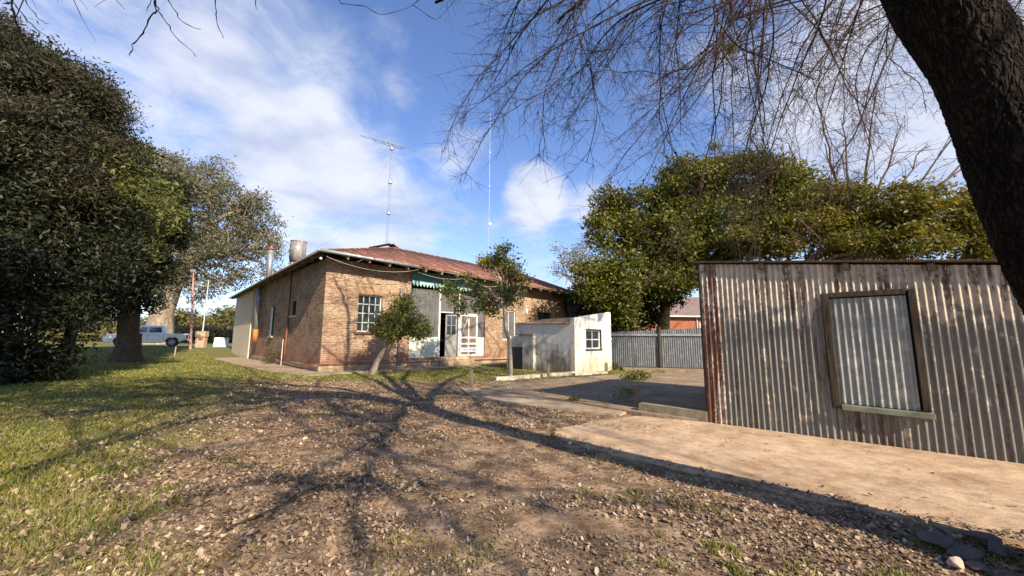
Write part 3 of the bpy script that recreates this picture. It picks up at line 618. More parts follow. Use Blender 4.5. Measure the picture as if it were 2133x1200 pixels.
m.build('cable', M_wireW, house)

# water tank beyond the side eave
tk = HW(2.2, 8.8, zr(2.2)); Yt = tk[1]
tb = AT(620, 537, Yt); tt = AT(620, 504, Yt)
tank = thing('water_tank', 'round galvanised water tank standing on the roof beside the slim chimney pipe', 'water tank', (tb[0], tb[1], tb[2]-.25))
hh = tt[2]-tb[2]+.25; rr = abs(AT(637, 520, Yt)[0]-AT(604, 520, Yt)[0])*.45
m = MB(); m.tube([(0, 0, 0), (0, 0, hh*.5), (0, 0, hh)], rr, 24); m.tube([(0, 0, hh-.03), (0, 0, hh+.02)], rr*1.04, 24); m.build('drum', zinc_mat('tank_zinc', (.28, .27, .25), (.42, .39, .34), (.14, .09, .05), .4, .3, .2), tank, True)
m = MB(); m.tube([(-rr-.03, 0, 0), (-rr-.12, 0, hh*.4), (-rr-.05, 0, hh*.7), (-rr-.12, 0, hh), (-rr+.05, 0, hh)], .025, 6); m.build('overflow_pipe', M_zinc, tank)
m = MB(); 
for sx_ in (-1, 1):
    for sy_ in (-1, 1): m.tube([(sx_*rr*.6, sy_*rr*.6, -1.2), (sx_*rr*.6, sy_*rr*.6, 0)], .05, 6)
m.build('stand', M_woodD, tank)

# ---------------------------------------------------------------- antenna masts
def mast(name, label, px, pyb, pyt, Y, wdt, lattice=True):
    b = AT(px, pyb, Y); t = AT(px+3, pyt, Y); r = thing(name, label, 'antenna mast', (b[0], b[1], b[2]-1.2)); H = t[2]-b[2]+1.2
    m = MB(); 
    if lattice:
        for k in range(3):
            a = k*2.094; m.tube([(wdt*math.cos(a), wdt*math.sin(a), 0), (wdt*math.cos(a), wdt*math.sin(a), H)], .010, 5)
        z = 0; i = 0
        while z < H-.3:
            for k in range(3):
                a = k*2.094; c_ = (k+1)*2.094; m.tube([(wdt*math.cos(a), wdt*math.sin(a), z), (wdt*math.cos(c_), wdt*math.sin(c_), z+.3)], .005, 4, False)
            z += .3
    else: m.tube([(0, 0, 0), (0, 0, H*.6), (0, 0, H)], [.022, .016, .008], 6)
    m.build('lattice_mast' if lattice else 'mast_pole', M_steel, r); return r, H
YM = HW(RU, RU)[1]+.6
am, H = mast('antenna_mast', 'lattice antenna mast with long horizontal aerial above the roof ridge', 806, 515, 305, YM, .10)
bx = am.location; ya0 = np.array(AT(750, 282, YM))-np.array(bx); ya1 = np.array(AT(866, 314, YM+.5))-np.array(bx)
m = MB(); m.tube([ya0, ya1], [.022, .022], 6); mdp = (ya0+ya1)/2; dd = (ya1-ya0)/np.linalg.norm(ya1-ya0)
m.tube([ya0+dd*1., ya1-dd*1.], .03, 6)
m.tube([mdp-dd*.9+np.array([0, .1, -.12]), mdp+dd*.9+np.array([0, .1, -.12])], .018, 5)
for s_ in (-.9, -.3, .3, .9): m.tube([mdp+dd*s_+np.array([0, -.18, -.04]), mdp+dd*s_+np.array([0, .2, -.06])], .02, 5)
m.tube([(0, 0, H-.1), mdp+np.array([0, 0, .12])], .03, 6)
m.build('aerial', M_steel, am)
for z in (H*.42, H*.68, H*.97): m = MB(); m.tube([(0, 0, z), (0, 0, z+.12)], .13, 8); m.build('bracket', M_steel, am)
m = MB()
for (px_, py_, Yg, z) in ((668, 512, YM-2, H*.9), (690, 512, YM-4, H*.9), (655, 518, YM-1, H*.45), (1060, 560, YM+6, H*.93), (1080, 580, YM+5, H*.45), (880, 530, YM+5, H*.9)):
    e = np.array(AT(px_, py_, Yg))-np.array(bx); m.tube([(0, 0, z), ((0+e[0])/2, e[1]/2, (z+e[2])/2-.1), e], .0035, 4, False)
m.build('guy_wire', M_wire, am)
am2, H2 = mast('antenna_mast', 'thin pole mast with small round aerial behind the right half of the roof', 1017, 560, 235, 30, .05, False)
m = MB(); zd = AT(1019, 466, 30)[2]-am2.location[2]; m.tube([(.1, -.05, zd), (.1, .05, zd)], .13, 12); m.build('round_aerial', M_white, am2)
for zt_ in (H2*.35, H2*.55, H2*.75, H2*.9): m = MB(); m.tube([(0, 0, zt_), (0, 0, zt_+.15)], .05, 6); m.build('bracket', M_steel, am2)
m = MB()
for (px_, py_, z) in ((1190, 540, .85), (1185, 600, .6), (1150, 560, .45), (900, 560, .8), (880, 560, .45), (960, 560, .9)):
    e = np.array(AT(px_, py_, 27))-np.array(am2.location); m.tube([(0, 0, H2*z), e], .0035, 4, False)
m.build('guy_wire', M_wire, am2)

# ---------------------------------------------------------------- white plastered annex (same frame as the house)
ac = G(1198, 778)-C0; ua, va = float(ac@FU), float(ac@LV)
def AF(x, y, off=0):
    q = PL(x, y, C0+LV*(va-off), LV)-C0; return float(q@FU), float(q[2])
def AL(x, y, off=0):
    q = PL(x, y, C0+FU*(ua-off), FU)-C0; return float(q@LV), float(q[2])
ur = AF(1273, 700)[0]; zl = AF(1196, 662)[1]; zrr = AF(1273, 650)[1]; zb_ = AL(1080, 666)[1]
ann = thing('plaster_annex', 'small white plastered outbuilding with stained walls and a four pane window', 'outbuilding', HW(ua, va), HZ)
wA = ur-ua; dA = AL(1074, 700)[0]-va; 
# front face with a window opening, top edge sloping
w0, w1 = AF(1221, 727)[0]-ua, AF(1252, 727)[0]-ua; wz0, wz1 = AF(1236, 727)[1], AF(1236, 688)[1]
def ztop(x): return zl+(zrr-zl)*x/wA
m = MB()
def seg(x0, x1, z0f, z1f, y0=0., y1=.2):
    m.hexa([(x0, y0, z0f(x0)), (x1, y0, z0f(x1)), (x1, y1, z0f(x1)), (x0, y1, z0f(x0)), (x0, y0, z1f(x0)), (x1, y0, z1f(x1)), (x1, y1, z1f(x1)), (x0, y1, z1f(x0))])
cst = lambda c: (lambda x: c)
seg(0, w0, cst(-.3), ztop); seg(w1, wA, cst(-.3), ztop); seg(w0, w1, cst(-.3), cst(wz0)); seg(w0, w1, cst(wz1), ztop)
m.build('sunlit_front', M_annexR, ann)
zback = zb_
m = MB(); m.hexa([(.001, .201, -.3), (.2, .201, -.3), (.2, dA, -.3), (.001, dA, -.3), (.001, .201, zl-.22), (.2, .201, zl-.22), (.2, dA, zback-.17), (.001, dA, zback-.17)])
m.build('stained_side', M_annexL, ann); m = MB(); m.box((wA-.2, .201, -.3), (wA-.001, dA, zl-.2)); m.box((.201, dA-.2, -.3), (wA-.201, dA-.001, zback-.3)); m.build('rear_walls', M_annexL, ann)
m = MB(); m.hexa([(.06, .201, zl-.17), (.26, .201, zl-.17), (.26, dA, zback-.2), (.06, dA, zback-.2), (.06, .201, zl+.02), (.26, .201, zl+.02), (.26, dA*.5, zback-.02), (.06, dA*.5, zback-.02)]); m.build('parapet', M_plinth, ann)
m = MB(); nn_ = 160; V = []
for i in range(nn_+1):
    y = .21+(dA-.21)*i/nn_; z = (zl-.2)+(zback-.16-zl+.2)*i/nn_+.012*math.sin(i*.9); V += [(-.09, y, z-.02), (.055, y, z+.03), (wA, y, z+.12)]
m.add(V, [(i*3+j, i*3+3+j, i*3+4+j, i*3+1+j) for i in range(nn_) for j in range(2)]); rr_ = m.build('corrugated_roof', zinc_mat('annex_roof_zinc', (.35, .25, .2), (.4, .3, .24), (.25, .11, .06), .5, .5, .1), ann); rr_.modifiers.new('S', 'SOLIDIFY').thickness = .008
f = window('window', (w0, w1, wz0, wz1), lambda a, z, d: (a, d, z), .07, 2, 2, .05, .04, parent=ann)
m = MB(); m.box((w0-.06, -.05, wz0-.06), (w1+.05, .06, wz0-.002)); m.box((w0-.04, -.012, wz1), (w1+.04, .05, wz1+.05)); m.box((w1, -.012, wz0), (w1+.05, .05, wz1)); m.build('window_frame', M_woodF, ann)
# dark room behind the panes
m = MB(); m.box((.21, .5, -.2), (wA-.21, .52, zl-.4)); m.build('room_back', M_dark, ann)
# lean-to meter cupboard against the annex side
def CL(px, off): return AL(px, 700, off)[0]-va
c0, c1_, c2_, c3_ = CL(1111, .16), CL(1088, .16), CL(1084, .16), CL(1060, .16); zc1 = AL(1100, 698, .16)[1]
cub = thing('masonry_cupboard', 'low stained masonry cupboard with dark metal door against the annex side', 'cupboard', HW(ua, va), HZ)
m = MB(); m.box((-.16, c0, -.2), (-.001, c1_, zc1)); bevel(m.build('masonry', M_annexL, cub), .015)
m = MB(); m.box((-.20, c3_-.06, -.2), (-.06, c3_+.08, zc1-.03)); m.build('side_post', M_annexR, cub)
m = MB(); m.box((-.07, c1_+.01, zc1-.55), (-.02, c3_-.062, zc1-.04)); m.build('upper_panel', M_annexL, cub)
m = MB(); m.box((-.06, c1_+.01, -.1), (-.03, c3_-.062, zc1-.552)); m.build('metal_door', simple('dark_green_metal', (.06, .075, .065), (.035, .04, .035), 5, .6), cub)
m = MB(); m.box((-.26, c0-.05, zc1+.002), (-.002, c2_+.2, zc1+.05)); m.build('cap_slab', M_kerb, cub)
# ---------------------------------------------------------------- corrugated sheets
def corr(m, x0, x1, z0, z1, y=0, pitch=.076, amp=.010, mi=0, samples=8, rows=1, wave=0.):
    n = max(4, int((x1-x0)/pitch*samples)); V = []; R_ = rows+1
    for i in range(n+1):
        x = x0+(x1-x0)*i/n; h = amp*math.sin(2*math.pi*x/pitch); a = z0(x) if callable(z0) else z0; b = z1(x) if callable(z1) else z1
        for j in range(R_):
            t = j/rows; V.append((x+wave*math.sin(t*5+x*2)*.4, y-h+wave*math.sin(x*3.1+t*4), a+(b-a)*t))
    m.add(V, [(i*R_+j, (i+1)*R_+j, (i+1)*R_+j+1, i*R_+j+1) for i in range(n) for j in range(R_-1)])
# fence
fa = G(1274, 768); fb_ = G(1476, 773); fd = fb_-fa; FL = np.linalg.norm(fd); fd /= FL; fz = math.atan2(fd[1], fd[0]); fn_ = np.array([fd[1], -fd[0], 0])
def FF(x, y, off=0):
    q = PL(x, y, fa+fn_*off, fn_)-fa; return float(q@fd), float(q[2])
fence = thing('corrugated_fence', 'grey corrugated metal fence between the white outbuilding and the rusty shed', 'fence', fa, fz)
zt0, zt1 = FF(1285, 692)[1], FF(1470, 683)[1]; xp = FF(1374, 720)[0]
for k, (x0, x1) in enumerate(((.05, xp-.05), (xp+.05, FL+1.6))):
    m = MB(); corr(m, x0, x1, .12 if k == 0 else .05, lambda x: zt0+(zt1-zt0)*x/FL, 0, .095, .012); m.build('corrugated_panel', M_zincF, fence, True)
m = MB(); m.box((.0, -.07, zt0-.17), (FL+1.6, -.02, zt0-.08)); m.build('rail', M_zinc, fence)
m = MB(); m.box((0, -.06, .06), (FL+1.6, -.02, .13)); m.build('bottom_rail', M_woodD, fence)
m = MB(); m.tube([(xp, -.06, -.2), (xp, -.06, FF(1374, 682)[1])], [.075, .06], 10); m.build('post', M_woodD, fence)
yx = FF(1468, 700)[0]; m = MB(); m.box((yx, -.035, .1), (yx+.12, -.015, zt1-.2)); m.build('yellow_strip', simple('yellow_paint', (.62, .43, .03), (.5, .33, .03), 4, .5), fence)
slab('step', [(fa+fn_*1.0+fd*.5)[:2], (fa+fn_*1.0+fd*(FL+.6))[:2], (fa-fn_*.1+fd*(FL+.6))[:2], (fa-fn_*.1+fd*.5)[:2]], -.1, .09, M_slabG, .05, 23)

# ---------------------------------------------------------------- rusty shed (local frame along the front)
shed = thing('corrugated_shed', 'rusty corrugated iron shed with a boarded window and thin flat roof', 'shed', (SH_A[0], SH_A[1], 0), math.atan2(SE[1], SE[0]))
def SF(x, y, off=0):
    q = PL(x, y, SH_A+SN*off, SN)-SH_A; return float(q@SE), float(q[2])
sz0 = SF(1474, 549)[1]; sx1, sz1 = SF(2080, 552); slope = (sz1-sz0)/sx1
SLEN = 6.2
def stop(x): return sz0+slope*x
q0 = SF(1722, 612); q1 = SF(1912, 608); q2 = SF(1930, 858); q3 = SF(1737, 845)
wx0, wx1 = (q0[0]+q3[0])/2, (q1[0]+q2[0])/2; wzb, wzt = (q2[1]+q3[1])/2+.02, (q0[1]+q1[1])/2
rs = SF(1503, 700)[0]; rs2 = SF(1683, 700)[0]
M_s = [zinc_mat('shed_rust_sheet', (.26, .17, .11), (.58, .50, .42), (.13, .05, .022), .55, .55, .0, None, .75),
       zinc_mat('shed_weathered_sheet', (.24, .225, .185), (.58, .49, .375), (.10, .06, .04), .5, .40, .05, 2.6, .6),
       zinc_mat('shed_peeling_sheet', (.225, .205, .165), (.53, .435, .325), (.10, .06, .04), .50, .42, .05, 2.5, .6)]
def sheet(x0, x1, z0, z1, mt, y=0, rows=6):
    m = MB(); corr(m, x0, x1, z0, z1, y, .076, .0145, rows=rows, wave=.006); return m.build('corrugated_sheet', mt, shed, True)
zg = lambda x: -.06
sheet(-.02, rs, zg, stop, M_s[0]); sheet(rs, rs2+.04, zg, stop, M_s[1], .004); sheet(rs2, wx0, zg, stop, M_s[1], -.008)
sheet(wx0, wx1, zg, wzb, M_s[2]); sheet(wx0, wx1, wzt, stop, M_s[2]); sheet(wx1, SLEN, zg, stop, M_s[2], .002)
m = MB(); corr(m, 0, 4, zg, lambda x: sz0, 0, .076, .0115); o = m.build('side_sheets', M_s[1], shed, True); o.rotation_euler = (0, 0, math.pi/2)
m = MB(); m.box((.05, 4.0, -.1), (SLEN, 4.05, sz1)); m.box((SLEN-.02, .05, -.1), (SLEN, 4.0, stop(SLEN))); m.build('rear_sheets', M_s[1], shed)
m = MB(); m.box((-.05, .02, -.05), (.03, .10, sz0-.01)); m.build('corner_post', M_woodD, shed)
def ty(y): return .0*y
m = MB(); e = -.09
m.hexa([(-.16, e, stop(-.16)+.02), (SLEN+.2, e, stop(SLEN)+.02), (SLEN+.2, 4.2, stop(SLEN)-.12), (-.16, 4.2, stop(0)-.1), (-.16, e, stop(-.16)+.045), (SLEN+.2, e, stop(SLEN)+.045), (SLEN+.2, 4.2, stop(SLEN)-.08), (-.16, 4.2, stop(0)-.06)]); m.build('roof', M_woodD, shed)
for px_, py_ in ((1585, 556), (1762, 560), (1940, 562)):
    x, z = SF(px_, py_, .05); mm = MB(); mm.box((x-.035, -.08, stop(x)-.085), (x+.035, .05, stop(x)+.018)); mm.build('rafter', M_woodD, shed)
# framed and boarded window
m = MB(); fw = .085
m.hexa([(wx0-.03, -.05, wzb-.06), (wx0+fw-.03, -.05, wzb-.06), (wx0+fw-.03, .05, wzb-.06), (wx0-.03, .05, wzb-.06), (wx0-.05, -.05, wzt+.02), (wx0+fw-.05, -.05, wzt+.02), (wx0+fw-.05, .05, wzt+.02), (wx0-.05, .05, wzt+.02)])
m.box((wx1-fw*.75, -.05, wzb), (wx1+.01, .05, wzt+.02)); m.box((wx0+fw-.048, -.045, wzt-.045), (wx1-fw, .05, wzt+.03))
frm = m.build('window_frame', M_woodF, shed); bevel(frm, .006)
m = MB(); m.hexa([(wx0+.06, -.11, wzb-.07), (wx1+.03, -.11, wzb-.085), (wx1+.03, .03, wzb-.085), (wx0+.06, .03, wzb-.07), (wx0+.06, -.10, wzb+.0), (wx1+.03, -.10, wzb-.015), (wx1+.03, .03, wzb-.01), (wx0+.06, .03, wzb+.005)]); bevel(m.build('sill', M_sillG, frm), .006)
M_panel = zinc_mat('window_sheet_zinc', (.30, .305, .27), (.40, .39, .335), (.25, .17, .1), .35, .0, .12, None, .5)
m = MB(); xm = (wx0+wx1)/2
corr(m, wx0+.045, xm+.01, wzb+.01, wzt-.06, -.005, .076, .011); o1 = m.build('boarding_sheet', M_panel, frm, True)
m = MB(); corr(m, xm, wx1-fw+.0, wzb+.005, wzt-.06, -.017, .076, .011); m.build('boarding_sheet', M_panel, frm, True)
m = MB(); m.box((wx0, .06, wzb-.05), (wx1, .08, wzt)); m.build('backing', M_dark, shed)

# ---------------------------------------------------------------- short wooden posts
def bollard(px, py, pyt, wd, label, lean=0, cut=.02, z0=0., seed=0):
    b = G(px, py, z0); Y = b[1]; t = AT(px, pyt, Y); h = t[2]-z0; r = random.Random(seed)
    m = MB(); P = []
    ww = wd/2
    for zz, k in ((-.15, 1.04), (h*.5, 1.), (h, .94)):
        for sx_, sy_ in ((-1, -1), (1, -1), (1, 1), (-1, 1)): P.append((sx_*ww*k+lean*zz+r.uniform(-.006, .006), sy_*ww*.8*k+r.uniform(-.006, .006), zz+(cut*sx_ if zz == h else 0)))
    m.add(P, [(0, 3, 2, 1), (8, 9, 10, 11)]+[(j*4+i, j*4+(i+1) % 4, j*4+4+(i+1) % 4, j*4+4+i) for j in (0, 1) for i in range(4)])
    o = m.build('wooden_post', M_woodG, None, loc=(b[0], b[1], z0)); o.rotation_euler = (0, 0, r.uniform(-.3, .3)); bevel(o, .008)
    return tag(o, label, 'post', 'short wooden posts round the concrete yard')
bollard(981, 800, 770, .12, 'dark short post at the grass edge, leftmost of the row', seed=1)
bollard(1142, 787, 758, .10, 'short grey post set in the pale kerb before the outbuilding', seed=2)
bollard(1263, 777, 756, .12, 'stubby split post at the corner of the white outbuilding', seed=3)
bollard(1331, 853, 804, .105, 'tallest short post standing at the end of the mossy kerb', seed=4)

# ---------------------------------------------------------------- objects on the lawn at the left
def lawn(px, py):
    z = .0
    for _ in range(12):
        p = G(px, py, z); z = float(terr(p[0], p[1]))*.5+z*.5
    return np.array([p[0], p[1], z])
pc = G(417, 732, .20); Yp = pc[1]
pil = thing('brick_pillar', 'small brick meter pillar standing on the lawn left of the house', 'pillar', pc, .25)
hp = AT(417, 690, Yp)[2]-.20; wp = (AT(430, 700, Yp)[0]-AT(406, 700, Yp)[0])*.78
m = MB(); m.box((-wp*.42, -.25, -.3), (wp*.42, .25, hp*.72)); m.box((-wp*.48, -.3, hp*.721), (wp*.48, .3, hp)); m.build('masonry', simple('ochre_brick', (.52, .37, .24), (.38, .24, .15), 8, .9, 0, .6, .012), pil)
m = MB(); m.box((-.13, -.275, hp*.55), (.13, -.252, hp*.72)); m.build('meter_box', M_pipeR, pil)
wb = G(459, 731, .20); Yw = wb[1]; h1 = AT(460, 703, Yw)[2]-.20; w1_ = AT(472, 715, Yw)[0]-AT(447, 715, Yw)[0]
bxo = thing('white_cabinet', 'plain white box cabinet standing on grass beside the brick pillar', 'cabinet', wb, .3)
m = MB(); m.hexa([(-w1_/2-.03, -.2, -.05), (w1_/2-.03, -.2, -.05), (w1_/2-.03, .2, -.05), (-w1_/2-.03, .2, -.05), (-w1_/2+.05, -.15, h1), (w1_/2, -.15, h1-.03), (w1_/2, .15, h1-.03), (-w1_/2+.05, .15, h1)]); bevel(m.build('cabinet_body', simple('white_paint', (.82, .82, .80), (.7, .7, .68), 3, .5), bxo), .02)
m = MB(); m.box((w1_/2-.25, -.20, h1-.14), (w1_/2-.08, -.17, h1-.08)); m.build('latch', M_zinc, bxo)
rp = AT(397, 727, 30.5); z_ = float(terr(rp[0], rp[1])); tp_ = AT(403, 566, 30.5)
pole = thing('street_pole', 'slim leaning red and white pole behind the pickup tail', 'pole', (rp[0], rp[1], z_), 0)
H_ = tp_[2]-z_; m = MB(); ln = (tp_[0]-rp[0]); m.tube([(0, 0, -.2), (ln*.5, 0, H_*.5), (ln*.85, 0, H_*.85), (ln, 0, H_)], [.085, .07, .055, .04], 8); m.build('shaft', simple('red_white_paint', (.42, .12, .07), (.55, .42, .36), 1.3, .7), pole)
m = MB(); m.box((ln*.45-.25, -.12, H_*.44), (ln*.45+.1, .12, H_*.47)); m.build('fitting', M_zinc, pole); m = MB(); m.box((ln-.2, -.1, H_-.02), (ln+.1, .1, H_+.18)); m.build('fitting', M_zinc, pole)
wp0 = AT(422, 690, Yp+.4); wp1 = AT(435, 583, Yp+.4); m = MB(); m.tube([(0, 0, -hp), (wp1[0]-wp0[0], 0, wp1[2]-wp0[2])], [.05, .03], 8); o = m.build('white_pole', M_white, None, loc=wp0); tag(o, 'thin white leaning pole rising behind the brick pillar', 'pole')
st = G(363, 745, .02); m = MB(); hs = AT(365, 722, st[1])[2]-st[2]; m.bar((0, 0, -.1), (.03, 0, hs), .04, .04); o = m.build('wooden_stake', simple('pale_stake', (.6, .48, .28), None, 5, .8), None, loc=st); tag(o, 'thin pale stake stuck in the lawn in front of the pickup', 'stake')

# pickup
M_silver = Mat('silver_car_paint', .38, .15, .5); _n = M_silver.noise(1.2, 4, .5); M_silver.color(M_silver.ramp(_n, (.3, (.64, .60, .53)), (.7, (.78, .73, .66)))); M_silver = M_silver.m
M_cg = glass_mat('car_glass', (.03, .04, .05), .06)
tl = AT(217, 722, 31.7); tl[2] = 0; L_ = 5.25; dct = np.array([.8, .6, 0]); tr_ = tl+dct*L_
TZ = float(terr(tl[0]+1, tl[1]))-.02; 
truck = thing('pickup_truck', 'silver double cab pickup truck parked on the grass', 'pickup truck', (tl[0], tl[1], TZ), math.atan2(dct[1], dct[0]))
TS = float(np.linalg.norm(tr_-tl))/L_; truck.scale = (TS, TS, TS)
HWd = .93
def arch(cx, r, n=9): return [(cx+r*math.cos(math.pi*i/n), .42+r*math.sin(math.pi*i/n)) for i in range(n+1)]
top = [(0, .5), (-.02, .78), (.06, .98), (.5, 1.08), (1.28, 1.16), (3.72, 1.17), (3.8, 1.14), (5.2, 1.13), (5.24, 1.05), (5.22, .62)]
bot = [(4.75, .48)]+arch(4.2, .45)+[(3.6, .36), (1.6, .36)]+arch(1.02, .45)+[(.4, .42), (.12, .36)]
out = top+bot; n = len(out)
def section(y, k): return [(x, y, z) for x, z in out]
m = MB(); V = []
for y, ins in ((-HWd, .05), (-HWd+.05, 0), (HWd-.05, 0), (HWd, .05)):
    for x, z in out: V.append((x+(ins if x < 2.6 else -ins)*(1 if (x < .1 or x > 5.1) else 0), y, z-(ins if z > 1. else 0)))
Fc = [(j*n+i, j*n+(i+1) % n, (j+1)*n+(i+1) % n, (j+1)*n+i) for j in range(3) for i in range(n)]+[tuple(range(n))[::-1], tuple(3*n+i for i in range(n))]
m.add(V, Fc); body = m.build('body', M_silver, truck); bm = bmesh.new(); bm.from_mesh(body.data); bmesh.ops.recalc_face_normals(bm, faces=bm.faces); bmesh.ops.triangulate(bm, faces=[f for f in bm.faces if len(f.verts) > 4]); bm.to_mesh(body.data); bm.free()
m = MB(); cb_ = [(1.35, 1.14), (3.78, 1.14), (3.62, 1.72), (3.45, 1.80), (2.15, 1.80)]
def cabring(y, sc): return [(x, y, z) for x, z in sc]
V = []; hw = {1.14: .88, 1.72: .72, 1.80: .66}
for sgn in (-1, 1):
    for x, z in cb_: V.append((x, sgn*hw[z], z))
m.add(V, [(0, 1, 2, 3, 4), (9, 8, 7, 6, 5)]+[(i, 5+i, 5+(i+1) % 5, (i+1) % 5) for i in range(5)]); cab = m.build('cab', M_silver, truck); bevel(cab, .04, 3)
def yl(z): return .88-(z-1.14)*(.16/.58)
for (x0b, x1b, x0t, x1t) in ((1.75, 2.55, 2.22, 2.55), (2.66, 3.5, 2.66, 3.42)):
    for sgn in (-1, 1):
        mm = MB(); z0_, z1_ = 1.21, 1.66; P = [(x0b, z0_), (x1b, z0_), (x1t, z1_), (x0t, z1_)]
        mm.hexa([(P[0][0], sgn*(yl(z0_)-.02), z0_), (P[1][0], sgn*(yl(z0_)-.02), z0_), (P[1][0], sgn*(yl(z0_)+.006), z0_), (P[0][0], sgn*(yl(z0_)+.006), z0_), (P[3][0], sgn*(yl(z1_)-.02), z1_), (P[2][0], sgn*(yl(z1_)-.02), z1_), (P[2][0], sgn*(yl(z1_)+.006), z1_), (P[3][0], sgn*(yl(z1_)+.006), z1_)]); mm.build('window', M_cg, truck)
mm = MB(); mm.hexa([(1.45, -.78, 1.2), (1.45, .78, 1.2), (1.47, .78, 1.2), (1.47, -.78, 1.2), (2.06, -.62, 1.74), (2.06, .62, 1.74), (2.10, .62, 1.74), (2.10, -.62, 1.74)]); mm.build('windscreen', M_cg, truck)
for cx_ in (1.02, 4.2):
    for sgn in (-1, 1):
        mm = MB(); yy = sgn*(HWd-.12); mm.tube([(cx_, yy-.11, .39), (cx_, yy-.09, .39), (cx_, yy+.09, .39), (cx_, yy+.11, .39)], [.36, .39, .39, .36], 28); wh = mm.build('wheel', M_black, truck)
        mm = MB(); ye = yy+sgn*.112; mm.tube([(cx_, ye, .39), (cx_, ye+sgn*.01, .39)], .26, 24)
        rim = mm.build('rim', simple('alloy', (.18, .18, .19), (.12, .12, .12), 5, .5, .4), wh)
        mm = MB()
        for k in range(5):
            a = k*2*math.pi/5; mm.bar((cx_, ye+sgn*.02, .39), (cx_+.25*math.cos(a), ye+sgn*.02, .39+.25*math.sin(a)), .03, .09, (0, 1, 0))
        mm.build('spokes', simple('alloy_bright', (.65, .65, .67), (.55, .55, .57), 5, .3, .5), wh)
M_lamp = simple('lamp_glass', (.5, .52, .55), (.3, .3, .32), 8, .1)
for sgn in (-1, 1): mm = MB(); mm.box((.0, sgn*.55, .8), (.28, sgn*.945, .96)); mm.build('headlight', M_lamp, truck)
mm = MB(); mm.box((-.045, -.5, .62), (.02, .5, .9)); mm.box((-.05, -.8, .44), (.1, .8, .55)); mm.build('grille', M_black, truck)
M_redl = simple('red_lamp', (.35, .02, .02), None, 5, .3)
for sgn in (-1, 1): mm = MB(); mm.box((5.12, sgn*.80, .72), (5.245, sgn*.945, 1.06)); mm.build('tail_light', M_redl, truck)
mm = MB(); mm.box((5.2, -.8, .5), (5.34, .8, .62)); mm.build('rear_bumper', M_silver, truck)
for x in (2.35, 3.2): mm = MB(); mm.box((x, -HWd-.025, 1.0), (x+.18, -HWd-.002, 1.03)); mm.build('door_handle', M_zinc, truck)
for sgn in (-1, 1): mm = MB(); mm.box((1.72, sgn*.92, 1.14), (1.86, sgn*1.1, 1.32)); mm.build('mirror', M_silver, truck)
mm = MB()
for x in (1.62, 2.6, 3.62): mm.box((x, -HWd-.004, .5), (x+.015, -HWd-.0, 1.13))
mm.box((1.6, -HWd-.02, .33), (3.6, -HWd+.05, .37)); mm.build('door_seam', M_black, truck)

# ---------------------------------------------------------------- trees
def tree(name, label, base, trunk, r0, blobs, tm, lm, ncl, nlf, size, seed, group=None, spread=.28, gap=.15, shell=.45, wid=.42, sub=4, up=.5, r1=None, droop=0.):
    base = np.array(base, float); r = random.Random(seed); root = thing(name, label, 'tree', base, 0, group); L = lambda p: np.array(p, float)-base
    tp = [L(p) for p in trunk]; n = len(tp); m = MB(); r1 = r1 or r0*.6
    rad = [r0+(r1-r0)*i/(n-1) for i in range(n)]; m.tube([tp[0]-np.array([0, 0, .4])]+tp, [rad[0]*1.35]+[rad[0]*1.12]+rad[1:], 14, False)
    branches(m, tp[-1], [L(b[0]) for b in blobs], r1, r, sub, 7)
    m.build('trunk', tm, root, True)
    crown('crown', [(L(b[0]), b[1]) for b in blobs], ncl, nlf, size, lm, root, seed, spread, shell, gap, wid, up, droop)
    return root
def B(px, py, Y, rpx, sq=(1, 1, 1)):       # blob: a clump of foliage at its measured place
    c = AT(px, py, Y); R = rpx/FPX*Y; return (c, (R*sq[0], R*sq[1], R*sq[2]))
LM_dark = leaf_mat('dark_glossy_leaves', [(.010, .015, .006), (.016, .021, .008), (.026, .029, .010), (.055, .055, .018)], .10, .55)  # dark green leaves, deepened to stand in for shade over the left trees
LM_pepper = leaf_mat('olive_brown_leaves', [(.035, .028, .017), (.055, .045, .023), (.045, .05, .02), (.085, .072, .036)], .15)
LM_bright = leaf_mat('bright_green_leaves', [(.05, .062, .014), (.09, .105, .022), (.14, .15, .038), (.20, .195, .06)], .25)
LM_euc = leaf_mat('grey_olive_leaves', [(.12, .11, .065), (.155, .145, .09), (.20, .185, .12), (.135, .135, .075)], .25)
LM_yel = leaf_mat('yellow_green_leaves', [(.045, .062, .010), (.10, .115, .018), (.215, .19, .028), (.075, .092, .014)], .3)
LM_yel2 = leaf_mat('ochre_green_leaves', [(.07, .085, .015), (.13, .125, .02), (.20, .16, .025), (.16, .12, .025)], .35)
LM_cit = leaf_mat('citrus_leaves', [(.06, .10, .02), (.11, .14, .03), (.17, .18, .04), (.25, .22, .06)], .35)
LM_far = leaf_mat('far_olive_leaves', [(.10, .10, .035), (.14, .13, .045), (.17, .155, .055), (.20, .17, .07)], .25)
# big near tree at the left
nb = G(-60, 800)
blobs = [B(-60, 250, 12, 190), B(60, 190, 12.5, 120), B(150, 200, 13, 90), B(180, 290, 13.5, 80), B(-100, 520, 11.5, 220), B(90, 380, 12, 150), B(110, 560, 12, 150), B(60, 680, 12, 115), B(205, 490, 13.5, 90), B(-150, 120, 12, 150), B(180, 575, 13.5, 72), B(235, 400, 13.8, 45), B(215, 640, 14, 35), B(-120, 760, 11.5, 120), B(40, 750, 12.2, 62), B(95, 765, 12.2, 40), B(-20, 770, 11.8, 60)]
tree('evergreen_tree', 'huge dark evergreen with foliage down to the lawn, nearest at the left edge', nb, [nb, AT(-40, 650, 12.5), AT(0, 480, 13)], .2, blobs, M_bark, LM_dark, 15000, 9, .16, 3, spread=.20, gap=.16, shell=.62, wid=.34)
